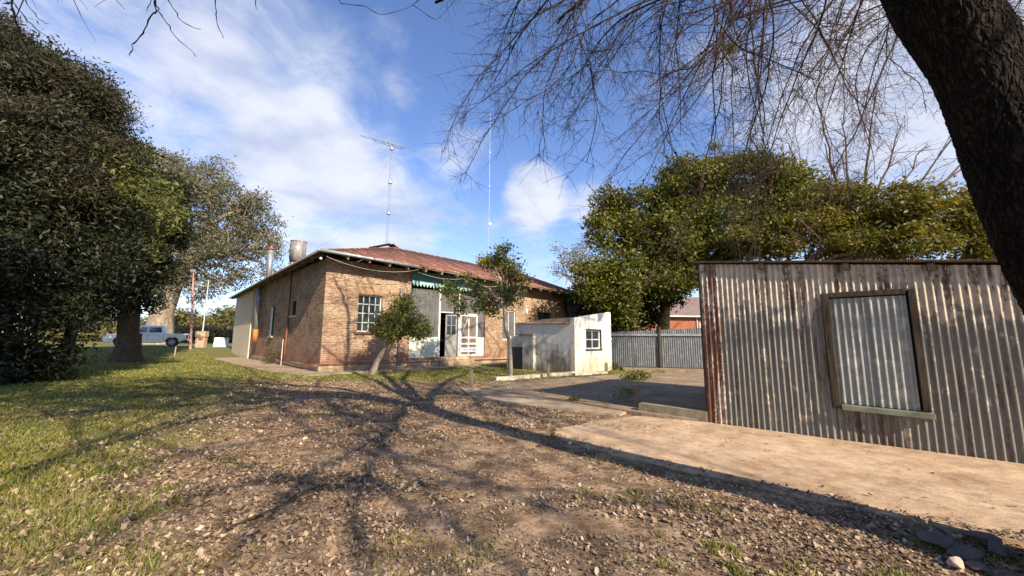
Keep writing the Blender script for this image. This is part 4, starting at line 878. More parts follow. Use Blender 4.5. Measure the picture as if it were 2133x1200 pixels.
# olive brown feathery top of the same thicket
b2 = G(-60, 790)
tree('pepper_tree', 'olive brown feathery tree crown rising above the dark evergreen at the left', b2, [b2, AT(-40, 500, 15), AT(20, 300, 15.5)], .35, [B(100, 175, 12.2, 85), B(180, 225, 12.4, 70), B(30, 150, 12.2, 85), B(205, 320, 12.8, 55), B(110, 290, 11.6, 80), B(0, 60, 13, 35), B(30, 300, 11.3, 70), B(150, 400, 12, 60)], M_barkB, LM_pepper, 7500, 9, .16, 8, spread=.24, gap=.12, shell=.5, wid=.22, up=.1)
# glossy light-green sprays in the sun
b3 = G(130, 775)
tree('privet_tree', 'sunlit bright green bushy shoots in front of the dark evergreen', b3, [b3, AT(170, 600, 14), AT(190, 470, 14)], .18, [B(200, 350, 12.6, 52), B(250, 400, 13, 40), B(165, 300, 12.8, 38), B(330, 445, 14.5, 42), B(295, 380, 14.5, 35)], M_barkB, LM_bright, 520, 9, .2, 5, spread=.2, gap=.3, shell=.5, wid=.3)
# palm-trunked tree
pb = G(262, 753); 
blobs = [B(280, 400, 21.5, 72), B(330, 440, 22, 50), B(300, 500, 22, 70), B(240, 560, 21.5, 75), B(180, 500, 21, 100), B(345, 400, 22, 34), B(200, 620, 21, 55), B(320, 560, 22, 38), B(265, 325, 22, 45), B(300, 620, 21.5, 30), B(140, 620, 20, 45)]
root = tree('leafy_tree', 'dark leafy tree on a thick flared ringed trunk beside the pickup', pb, [pb, AT(266, 710, pb[1]), AT(270, 640, pb[1]), AT(272, 560, 21.8), AT(275, 480, 22)],   .46, blobs, M_barkP, LM_dark, 9000, 8, .26, 13, spread=.34, gap=.1, shell=.5, wid=.34, r1=.5)
LMd = [o for o in root.children if o.name.startswith('trunk')][0]
m = MB(); m.tube([(0, 0, -.3), (0, 0, .15), (.02, 0, .5), (.05, 0, 1.0), (.08, 0, 1.6)], [.86, .74, .62, .53, .47], 20, False); m.build('root_flare', M_barkP, root, True)
tree('climber_clump', 'sunlit leafy clump on the right shoulder of the tree beside the pickup', pb*1.06, [pb*1.06, AT(268, 640, pb[1]*1.05), AT(290, 480, 21.4)], .05, [B(335, 440, 20.5, 38), B(350, 400, 20.8, 22), B(315, 520, 20.8, 25), B(285, 330, 20.8, 30)], M_barkB, LM_bright, 420, 8, .26, 14, spread=.3, gap=.3, wid=.3)
# eucalyptus far behind the pickup
eb = AT(330, 690, 44); eb[2] = float(terr(eb[0], eb[1]))
blobs = [B(420, 385, 44, 55), B(350, 370, 44, 55), B(470, 430, 44, 55), B(400, 470, 43, 60), B(330, 480, 43, 50), B(530, 470, 44, 42), B(480, 520, 43, 48), B(560, 520, 44, 28), B(400, 560, 43, 45), B(345, 570, 43, 38), B(450, 590, 43, 28), B(500, 570, 43.5, 22), B(560, 560, 44, 18), B(300, 420, 45, 40), B(530, 425, 44, 26), B(420, 620, 43, 16)]
tree('eucalyptus', 'tall pale olive eucalyptus with a leaning trunk behind the pickup', eb, [eb, AT(338, 650, 44), AT(360, 600, 43.5), AT(385, 545, 43.5)], 1.3, blobs, M_barkE, LM_euc, 7400, 7, .40, 21, spread=.55, gap=.26, shell=.3, wid=.3, r1=.6, sub=6, up=.1)
# yellow-green spreading tree right of the house
gb = G(1330, 772); gb[1] += 3.
gb = AT(1365, 768, 24.5); gb[2] = 0
blobs = [B(1560, 370, 23, 70, (1.3, 1, .75)), B(1450, 390, 23, 70, (1.2, 1, .8)), B(1340, 430, 23.5, 70, (1.2, 1, .7)), B(1640, 400, 23, 62, (1.2, 1, .8)), B(1290, 490, 23.5, 58, (1.1, 1, .8)), B(1400, 490, 23, 75), B(1510, 480, 22.5, 70), B(1260, 560, 22.5, 42), B(1300, 590, 22, 55), B(1390, 580, 22.5, 45, (1.2, 1, .8)), B(1240, 600, 22, 32), B(1440, 560, 23, 45), B(1290, 640, 23.5, 38), B(1220, 575, 22, 22), B(1590, 440, 22.5, 60)]
blobs.append(B(1265, 425, 23, 28)); blobs.append(B(1245, 470, 22.5, 22))
tree('spreading_tree', 'broad yellow green tree crown above the corrugated fence', gb, [gb, AT(1372, 690, 24.3), AT(1385, 620, 24), AT(1400, 570, 23.8)], .17, blobs, M_bark, LM_yel, 12500, 8, .24, 31, spread=.32, gap=.16, shell=.55, wid=.42, sub=5)
gb2 = AT(1500, 760, 23); gb2[2] = 0
blobs = [B(1750, 430, 20, 62, (1.4, 1, .7)), B(1680, 470, 20, 60, (1.2, 1, .8)), B(1850, 440, 19, 68, (1.3, 1, .7)), B(1960, 450, 18.5, 66, (1.2, 1, .75)), B(1780, 510, 19, 48, (1.4, 1, .7)), B(1900, 510, 18, 50, (1.4, 1, .8)), B(2030, 500, 18, 55), B(1620, 510, 20, 38, (1.3, 1, .6)), B(1560, 500, 21, 40, (1.3, 1, .6))]
tree('spreading_tree', 'darker ochre green tree crown right behind the rusty shed roof', AT(1640, 760, 20)*np.array([1, 1, 0]), [AT(1640, 760, 20)*np.array([1, 1, 0]), AT(1560, 650, 20.5), AT(1640, 600, 20.2)], .3, blobs, M_barkB, LM_yel2, 8800, 7, .22, 37, spread=.27, gap=.3, shell=.5, sub=6)
# dark understorey below the broad tree
ub = AT(1300, 768, 25); ub[2] = 0
tree('dark_shrub_tree', 'dark shaded shrubby tree behind the top of the white outbuilding', ub, [ub, AT(1295, 720, 25), AT(1290, 690, 25)], .14, [B(1290, 660, 25, 45), B(1330, 620, 25, 32), B(1345, 655, 25.6, 26), B(1395, 615, 25, 26), B(1235, 640, 26, 40), B(1210, 610, 26, 26)], M_bark, LM_dark, 1900, 8, .27, 33, spread=.34, gap=.05)
mt_ = AT(1385, 740, 26); mt_[2] = 0
# small pale tree behind the right end of the house
fb2 = AT(1200, 700, 40); fb2[2] = float(terr(fb2[0], fb2[1]))
tree('thin_pale_tree', 'thin pale tree with sparse leaves behind the right end of the house', fb2, [fb2, AT(1205, 640, 40), AT(1200, 600, 40)], .25, [B(1205, 520, 40, 28), B(1180, 550, 40, 26), B(1215, 560, 40, 26), B(1165, 520, 40, 14), B(1230, 500, 40, 16), B(1155, 565, 40, 12)], M_barkE, leaf_mat('sparse_pale_leaves', [(.22, .2, .11), (.28, .26, .15), (.18, .17, .09), (.3, .26, .16)], .3), 330, 7, .3, 41, spread=.35, gap=.2, wid=.3, sub=12)
yb = AT(1040, 720, 34); yb[2] = float(terr(yb[0], yb[1]))
tree('yellowing_tree', 'yellow leaved treetop showing above the red roof', yb, [yb, AT(1040, 640, 34), AT(1040, 600, 34)], .2, [B(1035, 572, 34, 24), B(1065, 570, 34, 20), B(1010, 548, 34, 12)], M_barkB, leaf_mat('golden_leaves', [(.4, .3, .02), (.3, .26, .03), (.5, .36, .03), (.2, .2, .03)], .3), 500, 7, .26, 43, spread=.3, gap=.1)
# citrus in front of the house
cb0 = G(776, 778)
blobs = [B(835, 655, 15.2, 36), B(805, 680, 15, 26), B(865, 680, 15.2, 28), B(840, 635, 15.4, 20), B(820, 700, 15, 14), B(878, 692, 15.2, 16), B(795, 700, 15, 10)]
root = tree('citrus_tree', 'small round citrus tree with a pale leaning trunk before the brick wall', cb0, [cb0, AT(785, 755, 15.4), AT(800, 728, 15.3), AT(815, 705, 15.2)], .13, blobs, M_barkS, LM_cit, 800, 9, .115, 51, spread=.13, gap=.12, shell=.3, sub=3, r1=.075)
m = MB(); rg = random.Random(3)
for k in range(5):
    a = rg.uniform(0, 6.28); m.tube([(.3*math.cos(a), .3*math.sin(a), -.03), (.3*math.cos(a)+.02, .3*math.sin(a), .07)], [.10, .05], 6)
m.build('edging_stones', M_slabG, root)
# slender tree by the kerb
tb0 = G(1063, 783); YT = tb0[1]
blobs = [B(1035, 530, YT, 20), B(1055, 560, YT, 26), B(1020, 545, YT, 13), B(1075, 575, YT, 16), B(1050, 512, YT, 10), B(1088, 585, YT, 10), B(935, 605, YT, 18), B(950, 625, YT, 14), B(975, 580, YT, 12), B(990, 605, YT, 18), B(1010, 625, YT, 16), B(1045, 610, YT, 20), B(1070, 625, YT, 18), B(1000, 640, YT, 12), B(960, 650, YT, 10), B(1025, 650, YT, 12), B(1075, 600, YT, 12)]
tree('slender_tree', 'slender young tree with loose leafy clusters in front of the screened porch', tb0, [tb0, AT(1063, 740, YT), AT(1061, 710, YT), AT(1053, 685, YT), AT(1052, 660, YT), AT(1050, 640, YT)], .085, blobs, M_barkS, LM_cit, 560, 8, .15, 57, spread=.15, gap=.06, shell=.15, sub=2, r1=.06, wid=.36)
ob = np.array([-9.2, 3.3, 0.])
tree('evergreen_tree', 'dark evergreen beyond the left edge of the view, shading the lawn', ob, [ob, ob+np.array([0, 0, 2.5]), ob+np.array([.1, .2, 4.5])], .25, [(ob+np.array(q), r_) for q, r_ in (((0, 0, 5.0), 2.0), ((-.8, .8, 6.6), 1.8), ((.1, -1.4, 6.0), 1.8), ((-2.0, .2, 5.0), 2.0), ((-.3, .3, 3.4), 1.7), ((-1, -.8, 8.4), 1.6))], M_bark, LM_dark, 3000, 9, .2, 4, spread=.25, gap=.1)
# far hedge / woodland as things beyond the lawn
rr2 = random.Random(9)
for i, (px_, Y, h, wv, lab) in enumerate([(215, 75, 30, 45, 'low olive tree beyond the lawn, behind the pickup bonnet'), (300, 90, 34, 40, 'round olive tree beyond the lawn, left of the eucalyptus trunk'), (375, 80, 46, 40, 'bushy golden olive tree beyond the lawn, right of the eucalyptus trunk'), (440, 85, 40, 38, 'low far tree behind the brick pillar'), (490, 78, 58, 40, 'tallest far olive tree beside the plaster corner of the house'), (560, 90, 40, 40, 'far olive tree mostly hidden behind the house corner'), (130, 85, 34, 45, 'low far tree behind the dark evergreen')]):
    b = AT(px_, 706, Y); b[2] = .5
    bl = [(AT(px_+rr2.uniform(-wv, wv)*.8, 706-h*rr2.uniform(.15, .85)+0, Y+rr2.uniform(-3, 3)), wv/FPX*Y*rr2.uniform(.35, .6)) for k in range(7)]+[(AT(px_, 706-h*.8, Y), wv*.35/FPX*Y)]
    tree('olive_tree', lab, b, [b, AT(px_, 706-h*.35, Y)], .35, bl, M_barkB, LM_far, 900, 7, .65, 60+i, 'far trees beyond the lawn', spread=.8, gap=.05, shell=.4, wid=.5, sub=1)
for i, (px_, lab) in enumerate([(330, 'low bank of yellowish brush behind the pickup bed'), (450, 'low bank of yellowish brush behind the white cabinet'), (205, 'low bank of brush behind the pickup bonnet')]):
    b = AT(px_, 706, 66); b[2] = .5
    o = crown('brush', [(AT(px_+dx, 699, 66+rr2.uniform(-2, 2))-b+np.array([0, 0, 0]), (3.2, 2, 1.3)) for dx in range(-60, 61, 20)], 1500, 6, .5, leaf_mat('brush_leaves', [(.15, .12, .05), (.2, .16, .06), (.12, .11, .04), (.24, .18, .08)], .2), None, 80+i, .5, .4, .05, .4)
    o.location = tuple(b); tag(o, lab, 'bush', 'brush along the field edge')
# small house plants
def shrub(name, label, px, py, rpx, mat, n, size, seed, z=0., hgt=1.):
    b = G(px, py, z); R = rpx/FPX*b[1]; o = crown(name, [((0, 0, R*.5*hgt), (R, R*.7, R*.6*hgt))], n, 6, size, mat, None, seed, R*.25, .1, .0, .35); o.location = tuple(b); tag(o, label, 'plant'); return o
LM_dry = leaf_mat('dry_weed', [(.08, .065, .04), (.13, .10, .06), (.10, .09, .04), (.06, .06, .03)], .2)
shrub('dry_weed', 'dry brown weed growing at the foot of the side wall', 560, 758, 13, LM_dry, 90, .09, 91, 0, 2.6)
shrub('leafy_weed', 'leafy green weed by the tallest short post', 1300, 836, 22, LM_cit, 60, .05, 92, .04, 1.3)
shrub('grass_tuft', 'flat green tuft on the concrete before the fence', 1325, 790, 28, LM_bright, 110, .10, 93, .05, .35)
shrub('grass_tuft', 'small bright green tuft in the yard joint beside the path', 1195, 836, 12, LM_bright, 50, .05, 94, .02, .5)
shrub('leafy_weed', 'green weed beneath the fence rail beside the outbuilding', 1282, 770, 10, LM_bright, 50, .07, 95, .0, 1.2)
shrub('bare_shrub', 'small yellowish shrub showing over the fence', 1335, 690+12, 30, LM_yel2, 10, .10, 96, .0, 1.)
bpy.data.objects.remove(bpy.data.objects['bare_shrub'])

# ---------------------------------------------------------------- neighbouring orange house behind the fence
nh = AT(1330, 700, 44); nh[2] = 0; e1 = np.array([1, .12, 0]); e1 /= np.linalg.norm(e1)
nhs = thing('orange_house', 'low orange red house with a brownish hip roof behind the fence', 'house', nh, math.atan2(e1[1], e1[0]))
k_ = 44/FPX; zwall = AT(1400, 659, 44)[2]; zridge = AT(1430, 628, 50)[2]; NL = (1600-1330)*k_
m = MB(); m.box((0, 0, -.2), (NL, 7, zwall)); m.build('wall', simple('orange_plaster', (.36, .125, .065), (.25, .085, .05), 2, .9), nhs)
m = MB(); o_ = .5; V = [(-o_, -o_, zwall), (NL, -o_, zwall), (NL, 7+o_, zwall), (-o_, 7+o_, zwall), (4.2, 3.5, zridge+.4), (NL, 3.5, zridge+.4)]
m.add(V, [(0, 1, 5, 4), (0, 4, 3), (3, 4, 5, 2), (0, 3, 2, 1)]); m.build('roof', simple('brown_roof', (.21, .15, .125), (.15, .105, .09), 2, .8), nhs)
m = MB(); m.box((-o_, -o_-.1, zwall-.05), (NL, -o_-.002, zwall+.1)); m.build('gutter', M_white, nhs)
for x in (2.2, 7.5): mm = MB(); mm.box((x, -.06, zwall-1.7), (x+1.2, -.002, zwall-.7)); mm.build('window', M_glassM, nhs)
m = MB(); m.tube([((1460-1330)*k_, -.1, 0), ((1460-1330)*k_, -.1, zwall)], .06, 6); m.build('downpipe', M_white, nhs)
# mossy trunk in front of it
tr2 = AT(1385, 740, 25.5); tr2[2] = 0
tree('mossy_tree', 'mossy yellowish trunk standing just behind the fence post', tr2, [tr2, AT(1384, 690, 25.5), AT(1386, 640, 25.5), AT(1390, 590, 25.3)], .36, [B(1380, 545, 25.5, 38), B(1430, 540, 25.5, 34), B(1350, 560, 25.5, 30)], simple('mossy_bark', (.30, .25, .09), (.14, .11, .05), 4, .95, 0, .8, .02), LM_yel2, 700, 8, .27, 35, spread=.34, gap=.1, sub=2, r1=.28)

# ---------------------------------------------------------------- the bare leaning tree
def tubes_np(segs, n=4):
    """segs: list of (P (k,3), R (k,)) polylines -> V,F"""
    VV = []; FF_ = []; off = 0; ang = np.arange(n)*2*math.pi/n; ca, sa = np.cos(ang), np.sin(ang)
    for P, R in segs:
        k = len(P); d = np.gradient(P, axis=0); d /= np.linalg.norm(d, axis=1)[:, None]+1e-9
        ref = np.array([.31, .52, .79]); a = np.cross(d, ref); a /= np.linalg.norm(a, axis=1)[:, None]+1e-9; b = np.cross(d, a)
        V = P[:, None, :]+(a[:, None, :]*ca[None, :, None]+b[:, None, :]*sa[None, :, None])*R[:, None, None]
        VV.append(V.reshape(-1, 3)); i = np.arange(k-1)[:, None]*n; j = np.arange(n)[None, :]; j2 = (j+1) % n
        FF_.append(np.stack([off+i+j, off+i+j2, off+i+n+j2, off+i+n+j], -1).reshape(-1, 4)); off += k*n
    return np.concatenate(VV), np.concatenate(FF_)
def grow(rng, p, d, L, r0, droop, n, wig, r_end=.3):
    P = [np.array(p, float)]; d = np.array(d, float); d /= np.linalg.norm(d); st = L/n; lat = rng.normal(size=3)*wig*.35
    for i in range(n):
        d = d+np.array([0, 0, -droop])*st+rng.normal(size=3)*wig*math.sqrt(st)+lat*st; d /= np.linalg.norm(d); P.append(P[-1]+d*st)
    P = np.array(P); R = r0*(1-(1-r_end)*np.linspace(0, 1, n+1)); return P, R
BT = G(2128, 1150); BT = np.array([3.42, 2.62, 0.]) if False else BT
FK = AT(1885, -265, 2.2)
bt = thing('bare_tree', 'large leafless tree with a thick dark leaning trunk at the right edge', 'tree', BT)
def Lb(p): return np.array(p, float)-BT
tk_pts = [(AT(2420, 1220, 2.2)*np.array([1, 1, 0])+np.array([0, 0, -.2])), AT(2420, 960, 2.2), AT(2355, 780, 2.2), AT(2262, 620, 2.2), AT(2165, 430, 2.2), AT(2088, 250, 2.2), AT(2026, 120, 2.2), AT(1945, -10, 2.2), AT(1905, -130, 2.2), FK]
m = MB(); rads = [.46, .28, .25, .232, .215, .205, .20, .20, .21, .23]
def dense(pts, rad, k=5):
    P = np.array([Lb(p) for p in pts]); t = np.linspace(0, len(P)-1, (len(P)-1)*k+1); out = []; rr = []
    for a in t:
        i = min(int(a), len(P)-2); f_ = a-i; p0 = P[max(i-1, 0)]; p1 = P[i]; p2 = P[i+1]; p3 = P[min(i+2, len(P)-1)]
        out.append(.5*((2*p1)+(p2-p0)*f_+(2*p0-5*p1+4*p2-p3)*f_**2+(3*p1-p0-3*p2+p3)*f_**3)); rr.append(rad[i]+(rad[i+1]-rad[i])*f_)
    return out, rr
dp_, dr_ = dense(tk_pts, rads, 36)
n = 150; V, Fq = tubes_np([(np.array(dp_), np.array(dr_))], n)
# ridged bark
rgn = np.random.RandomState(2); ctr = np.repeat(np.array(dp_), n, 0); dv = V-ctr; ang = np.tile(np.arange(n)/n*2*math.pi, len(dp_)); hgt = np.repeat(np.arange(len(dp_)), n)
hg = hgt/36.*1.0; wv = .5*np.sin(hg*3.1+2*np.sin(ang))+.35*np.sin(hg*7.7+ang*3)
r1_ = np.sin(ang*16+wv*3.0+1.2*np.sin(hg*9+ang*5)); r2_ = np.sin(ang*31-wv*4+2.2*np.sin(hg*17+ang*4)); r3_ = np.sin(hg*38+3*np.sin(ang*9)+2*np.sin(ang*4+hg*5))
rid = .030*np.abs(r1_)+.022*np.abs(r2_)+.012*r3_*np.abs(r1_)+.004*rgn.normal(size=len(ang))+.03*np.sin(ang*3+hg*2)
V = ctr+dv*(1+rid)[:, None]; npmesh('trunk', V, Fq, M_bark, bt, True)
rng = np.random.RandomState(12)
limbs = [  # main limbs leave the fork above the frame
    ([FK, (2.0, 4.2, 6.6), (1.0, 6.0, 8.6), (-.4, 7.6, 9.6), (-2.0, 8.6, 9.8)], .17),
    ([FK, (2.5, 4.6, 7.0), (2.6, 6.8, 9.3), (2.2, 9.0, 10.8), (1.4, 11, 11.4)], .17),
    ([FK, (3.2, 4.4, 7.2), (4.4, 6.6, 9.4), (5.6, 8.6, 10.8), (6.6, 10.5, 11)], .16),
    ([FK, (4.2, 3.6, 6.6), (6.6, 4.8, 8.6), (9.0, 6.2, 9.6), (11, 7.6, 9.6)], .15),
    ([FK, (1.2, 3.0, 6.0), (-.8, 3.0, 7.0), (-3.0, 3.2, 7.0), (-5.0, 3.8, 6.6)], .15),
    ([FK, (2.0, 1.4, 6.6), (.6, -.4, 8.2), (-1.4, -2.4, 9.0), (-3.4, -4, 9)], .16),
    ([FK, (3.0, .8, 6.8), (3.4, -1.6, 8.6), (3.6, -4, 9.6)], .15),
    ([FK, (1.4, 2.2, 6.3), (-.6, .9, 7.6), (-3.2, .2, 8.4), (-5.4, .4, 8.4)], .14),
    ([FK, (3.0, 3.6, 7.2), (3.4, 4.8, 9.8), (3.2, 6.0, 12)], .15),
    ([FK, (4.0, .4, 6.4), (5.2, -3.0, 7.4), (6.2, -6.6, 7.8)], .15),
    ([FK, (4.4, 1.4, 6.6), (6.6, -.6, 8.2), (8.6, -3.0, 9.2)], .14),
    ([FK, (2.4, .6, 6.8), (1.6, -2.2, 8.2), (.8, -5.4, 9.6)], .14),
    ([FK, (1.6, 1.6, 6.4), (-1.4, -.8, 8.0), (-4.4, -2.4, 9.4)], .14)]
segL = []; segB = []; segT = []; segR = []
for pts, r0 in limbs:
    r0 *= .70; P, R = dense(pts, [r0*(1-.72*i/(len(pts)-1)) for i in range(len(pts))], 6); P = np.array(P); P[3:] += rng.normal(size=P[3:].shape)*.035; segL.append((P, np.array(R)))
def infr(P):
    q = P+BT-CAM; w_ = q@_F; u_ = 1066.5+FPX*(q@_R2)/np.maximum(w_, .05); v_ = 600-FPX*(q@_U2)/np.maximum(w_, .05); return bool(((w_ > .1) & (u_ > -60) & (u_ < 1000) & (v_ > -60)).any())
def hang(p, d, L, r0, droop=.16, nsub=14, wig=.16, tw=6, store=None, guard=False):
    """a drooping branch with side shoots and twigs"""
    store = segT if store is None else store
    P, R = grow(rng, p, d, L, r0, droop, max(6, int(L/.3)), wig, .25)
    if guard and infr(P): return
    segB.append((P, R))
    for k in range(nsub):
        t = .12+.88*(k+rng.rand())/nsub; i = min(int(t*(len(P)-1)), len(P)-2); dd_ = P[i+1]-P[i]; dd_ /= np.linalg.norm(dd_)
        sd_ = dd_+rng.normal(size=3)*.75+np.array([0, 0, -.25]); l2 = (.5+rng.rand()*1.1)*(1.25-t*.5)*min(1, L/3)
        Q, S = grow(rng, P[i], sd_, l2, max(.0045, R[i]*.5), droop*1.2, 6, wig*1.6, .35); store.append((Q, S))
        for j in range(tw):
            a = 1+rng.randint(5); d3 = (Q[a+1]-Q[a] if a < 6 else Q[a]-Q[a-1]); d3 = d3/np.linalg.norm(d3)+rng.normal(size=3)*.8
            T_, U_ = grow(rng, Q[a], d3, .18+rng.rand()*.42, .0036, .4, 3, wig*2, .6); store.append((T_, U_))
# hanging branches start on the limbs (above the frame) and reach down
def near_limb(q):
    best = None
    for P, R in segL[:5]+segL[8:]:
        i = np.argmin(np.linalg.norm(P+BT-q, axis=1)); dd_ = np.linalg.norm(P[i]+BT-q)
        if best is None or dd_ < best[0]: best = (dd_, P[i]+BT, R[i])
    return best
hangs = []
_hr = np.random.RandomState(5)
for px0, py0, px1, py1, Y, cnt in (
        (1300, -70, 1060, 290, 7.6, 2), (1450, -60, 1330, 220, 7.2, 2), (1620, -60, 1500, 420, 7.6, 2), (1700, -60, 1560, 460, 7.8, 2), (1540, -60, 1450, 260, 7, 2), (1780, -60, 1620, 300, 8.4, 2), (1660, -60, 1700, 260, 8.8, 2), (1880, -40, 1780, 250, 9, 2),
        (1330, -60, 1010, 330, 8.0, 2), (1380, -40, 1160, 310, 8.5, 2), (1260, -80, 990, 250, 7.2, 2), (1200, -80, 1040, 120, 7.0, 2), (1150, -60, 900, 60, 6.5, 2),
        (1480, -60, 1230, 330, 8.6, 2), (1420, -60, 1290, 300, 7.8, 2), (1560, -80, 1330, 350, 8.5, 2), (1560, -60, 1410, 460, 7.5, 2), (1500, -60, 1480, 380, 7.2, 2),
        (1570, -60, 1600, 420, 7.2, 2), (1600, -60, 1560, 300, 8.0, 2), (1640, -40, 1620, 560, 7.2, 1), (1680, -60, 1580, 240, 7.6, 2), (1720, -60, 1650, 440, 8.2, 3),
        (1800, -40, 1700, 380, 8.6, 3), (1850, -60, 1800, 400, 9.0, 3), (1900, 0, 1860, 420, 9.5, 3), (1760, 0, 1760, 320, 9, 2), (2050, -60, 2100, 200, 9, 3), (2000, -60, 2060, 330, 9.5, 2), (2140, -40, 2080, 120, 8, 2), (1420, -40, 1150, 60, 7.4, 2), (1250, -60, 960, -10, 7.4, 2)):
    for c_ in range(cnt):
        if _hr.rand() < .2 and px0 < 1480: continue
        j = lambda s: rng.normal()*s
        a = AT(px0+j(35), py0+j(20), Y+j(.7)); b = AT(px1+j(40), py1*(1 if c_ == 0 else rng.uniform(.55, 1))+0, Y+j(.9)); hangs.append((a, b))
for a, b in hangs:
    nl = near_limb(a); q = nl[1]; mid = (q+a)/2+np.array([0, 0, .25])
    t = np.linspace(0, 1, 7)[:, None]; P = (1-t)**2*q+2*t*(1-t)*mid+t**2*a; segB.append((P-BT, np.linspace(.036, .022, 7)))
    L = np.linalg.norm(b-a); d = (b-a)/L; d0 = d+np.array([d[0]*.5, d[1]*.5, .28]); 
    st_ = segR if (a[0] > 5.6) else segT
    hang(a-BT, d0, L*1.2, .021, .12, int(7+L*3.6), .17, 6, st_)
# thin twigs showing at the top left, from the limb over the left side
for pts, rr0 in (([AT(22, -60, 4.2), AT(24, 0, 4.2), AT(35, 50, 4.25), AT(52, 90, 4.3), AT(60, 120, 4.3)], .012), ([AT(24, 0, 4.2), AT(40, 20, 4.2), AT(65, 50, 4.2), AT(110, 82, 4.2), AT(130, 100, 4.2)], .007), ([AT(40, -30, 4.2), AT(60, 10, 4.2), AT(82, 40, 4.2), AT(102, 50, 4.2)], .006), ([AT(32, 40, 4.2), AT(45, 75, 4.2), AT(58, 105, 4.3)], .006),
                 ([AT(325, -60, 3.6), AT(325, 10, 3.6), AT(316, 35, 3.6), AT(296, 70, 3.6), AT(275, 95, 3.6), AT(271, 117, 3.6)], .009), ([AT(325, 12, 3.6), AT(340, 38, 3.6), AT(365, 75, 3.6), AT(408, 118, 3.6)], .006), ([AT(340, -30, 3.6), AT(355, 8, 3.6), AT(380, 45, 3.6), AT(418, 61, 3.6)], .006),
                 ([AT(450, -50, 3.6), AT(449, 10, 3.6), AT(453, 50, 3.6), AT(466, 80, 3.6)], .006), ([AT(532, -40, 3.6), AT(534, 20, 3.6)], .006), ([AT(318, -10, 3.6), AT(306, 24, 3.6)], .005), ([AT(712, 8, 6.5), AT(760, 14, 6.5), AT(800, 30, 6.5), AT(860, 10, 6.5), AT(900, -40, 6.5)], .008), ([AT(860, 10, 6.5), AT(905, 40, 6.5), AT(930, 20, 6.5), AT(980, -40, 6.5)], .007)):
    P, R = dense(pts, list(np.linspace(rr0, rr0*.45, len(pts))), 4); P = np.array(P); P[1:-1] += rng.normal(size=P[1:-1].shape)*.006; R = np.array(R); R[::3] *= 1.5; segT.append((P, R))
    q = near_limb(P[0]+BT); segT.append((np.array([q[1]-BT, (q[1]-BT+P[0])/2+np.array([0, 0, .3]), P[0]]), np.array([.014, .012, rr0])))
# crown above and behind the camera (throws the branch shadows on the yard)
for li in (0, 1, 2, 4, 5, 6, 7, 8, 9, 10, 11, 12):
    P, R = segL[li]
    for k in range(24 if li in (4, 5, 6, 7, 9, 10, 11, 12) else 8):
        i = rng.randint(8, len(P)-1); d = (P[i]-P[i-1]); d /= np.linalg.norm(d); d = d+rng.normal(size=3)*.7+np.array([0, 0, .55])
        if P[i][1]+BT[1]+d[1]*2.5 < 6: hang(P[i], d, 2.6+rng.rand()*3.4, .045, .04, 13, .16, 4, None, True)
        else: hang(P[i], d, 1.6, .03, .0, 6, .14, 3, None, True)
V, Fq = tubes_np(segL, 9); npmesh('limbs', V, Fq, M_bark, bt, True)
V, Fq = tubes_np(segB, 5); npmesh('branches', V, Fq, M_twig, bt, True)
V, Fq = tubes_np(segT, 3); npmesh('twigs', V, Fq, M_twig, bt, True)
V, Fq = tubes_np(segR, 3); npmesh('reddish_twigs', V, Fq, M_twigR, bt, True)
cl_ = [(AT(1517, 100, 7.4)-BT, .10), (AT(1490, 303, 7.4)-BT, .08)]
crown('moss_tuft', cl_, 60, 8, .07, LM_yel2, bt, 5, .05, .1, .0, .2)

# second bare tree, behind the shed roof
b4 = AT(1800, 760, 26); b4[2] = 0
bt2 = thing('bare_tree', 'distant leafless tree with upright brown limbs behind the ochre tree crown', 'tree', b4)
sL = []; sT = []; keepB = segB; segB = []
lastBT = BT; 
P = np.array([(0, 0, -.3), (0, 0, 3), (.2, 0, 6)]); sL.append((P, np.array([.4, .32, .26])))
for tp in ((1700, 210), (1760, 230), (1640, 300), (1820, 200), (1880, 260), (1930, 300), (1580, 330), (1990, 280), (2060, 300), (2100, 250), (1720, 300), (1560, 285)):
    e = AT(tp[0], tp[1], 26+rng.normal()*1.5)-b4; s0 = np.array([.2, 0, 5.5]); md_ = (s0+e)/2+np.array([-(e[0])*.12, 0, -.5]); t = np.linspace(0, 1, 12)[:, None]
    Q = (1-t)**2*s0+2*t*(1-t)*md_+t**2*e+rng.normal(size=(12, 3))*.06; R = np.linspace(.15, .03, 12); sL.append((Q, R))
    for k in range(15):
        i = rng.randint(3, 11); d = Q[i+1]-Q[i] if i < 11 else Q[i]-Q[i-1]; d = d/np.linalg.norm(d)+rng.normal(size=3)*.6+np.array([0, 0, .2])
        A_, B_ = grow(rng, Q[i], d, 1.5+rng.rand()*2, .026, .02, 6, .2, .4); sT.append((A_, B_))
        for j in range(5):
            a = 1+rng.randint(5); d3 = rng.normal(size=3)*.7+(A_[a]-A_[a-1])/np.linalg.norm(A_[a]-A_[a-1]); sT.append(grow(rng, A_[a], d3, .5+rng.rand()*.8, .011, .05, 4, .3, .5))
V, Fq = tubes_np(sL, 7); npmesh('limbs', V, Fq, M_barkB, bt2, True)
V, Fq = tubes_np(sT, 3); npmesh('twigs', V, Fq, M_twigR, bt2, True)

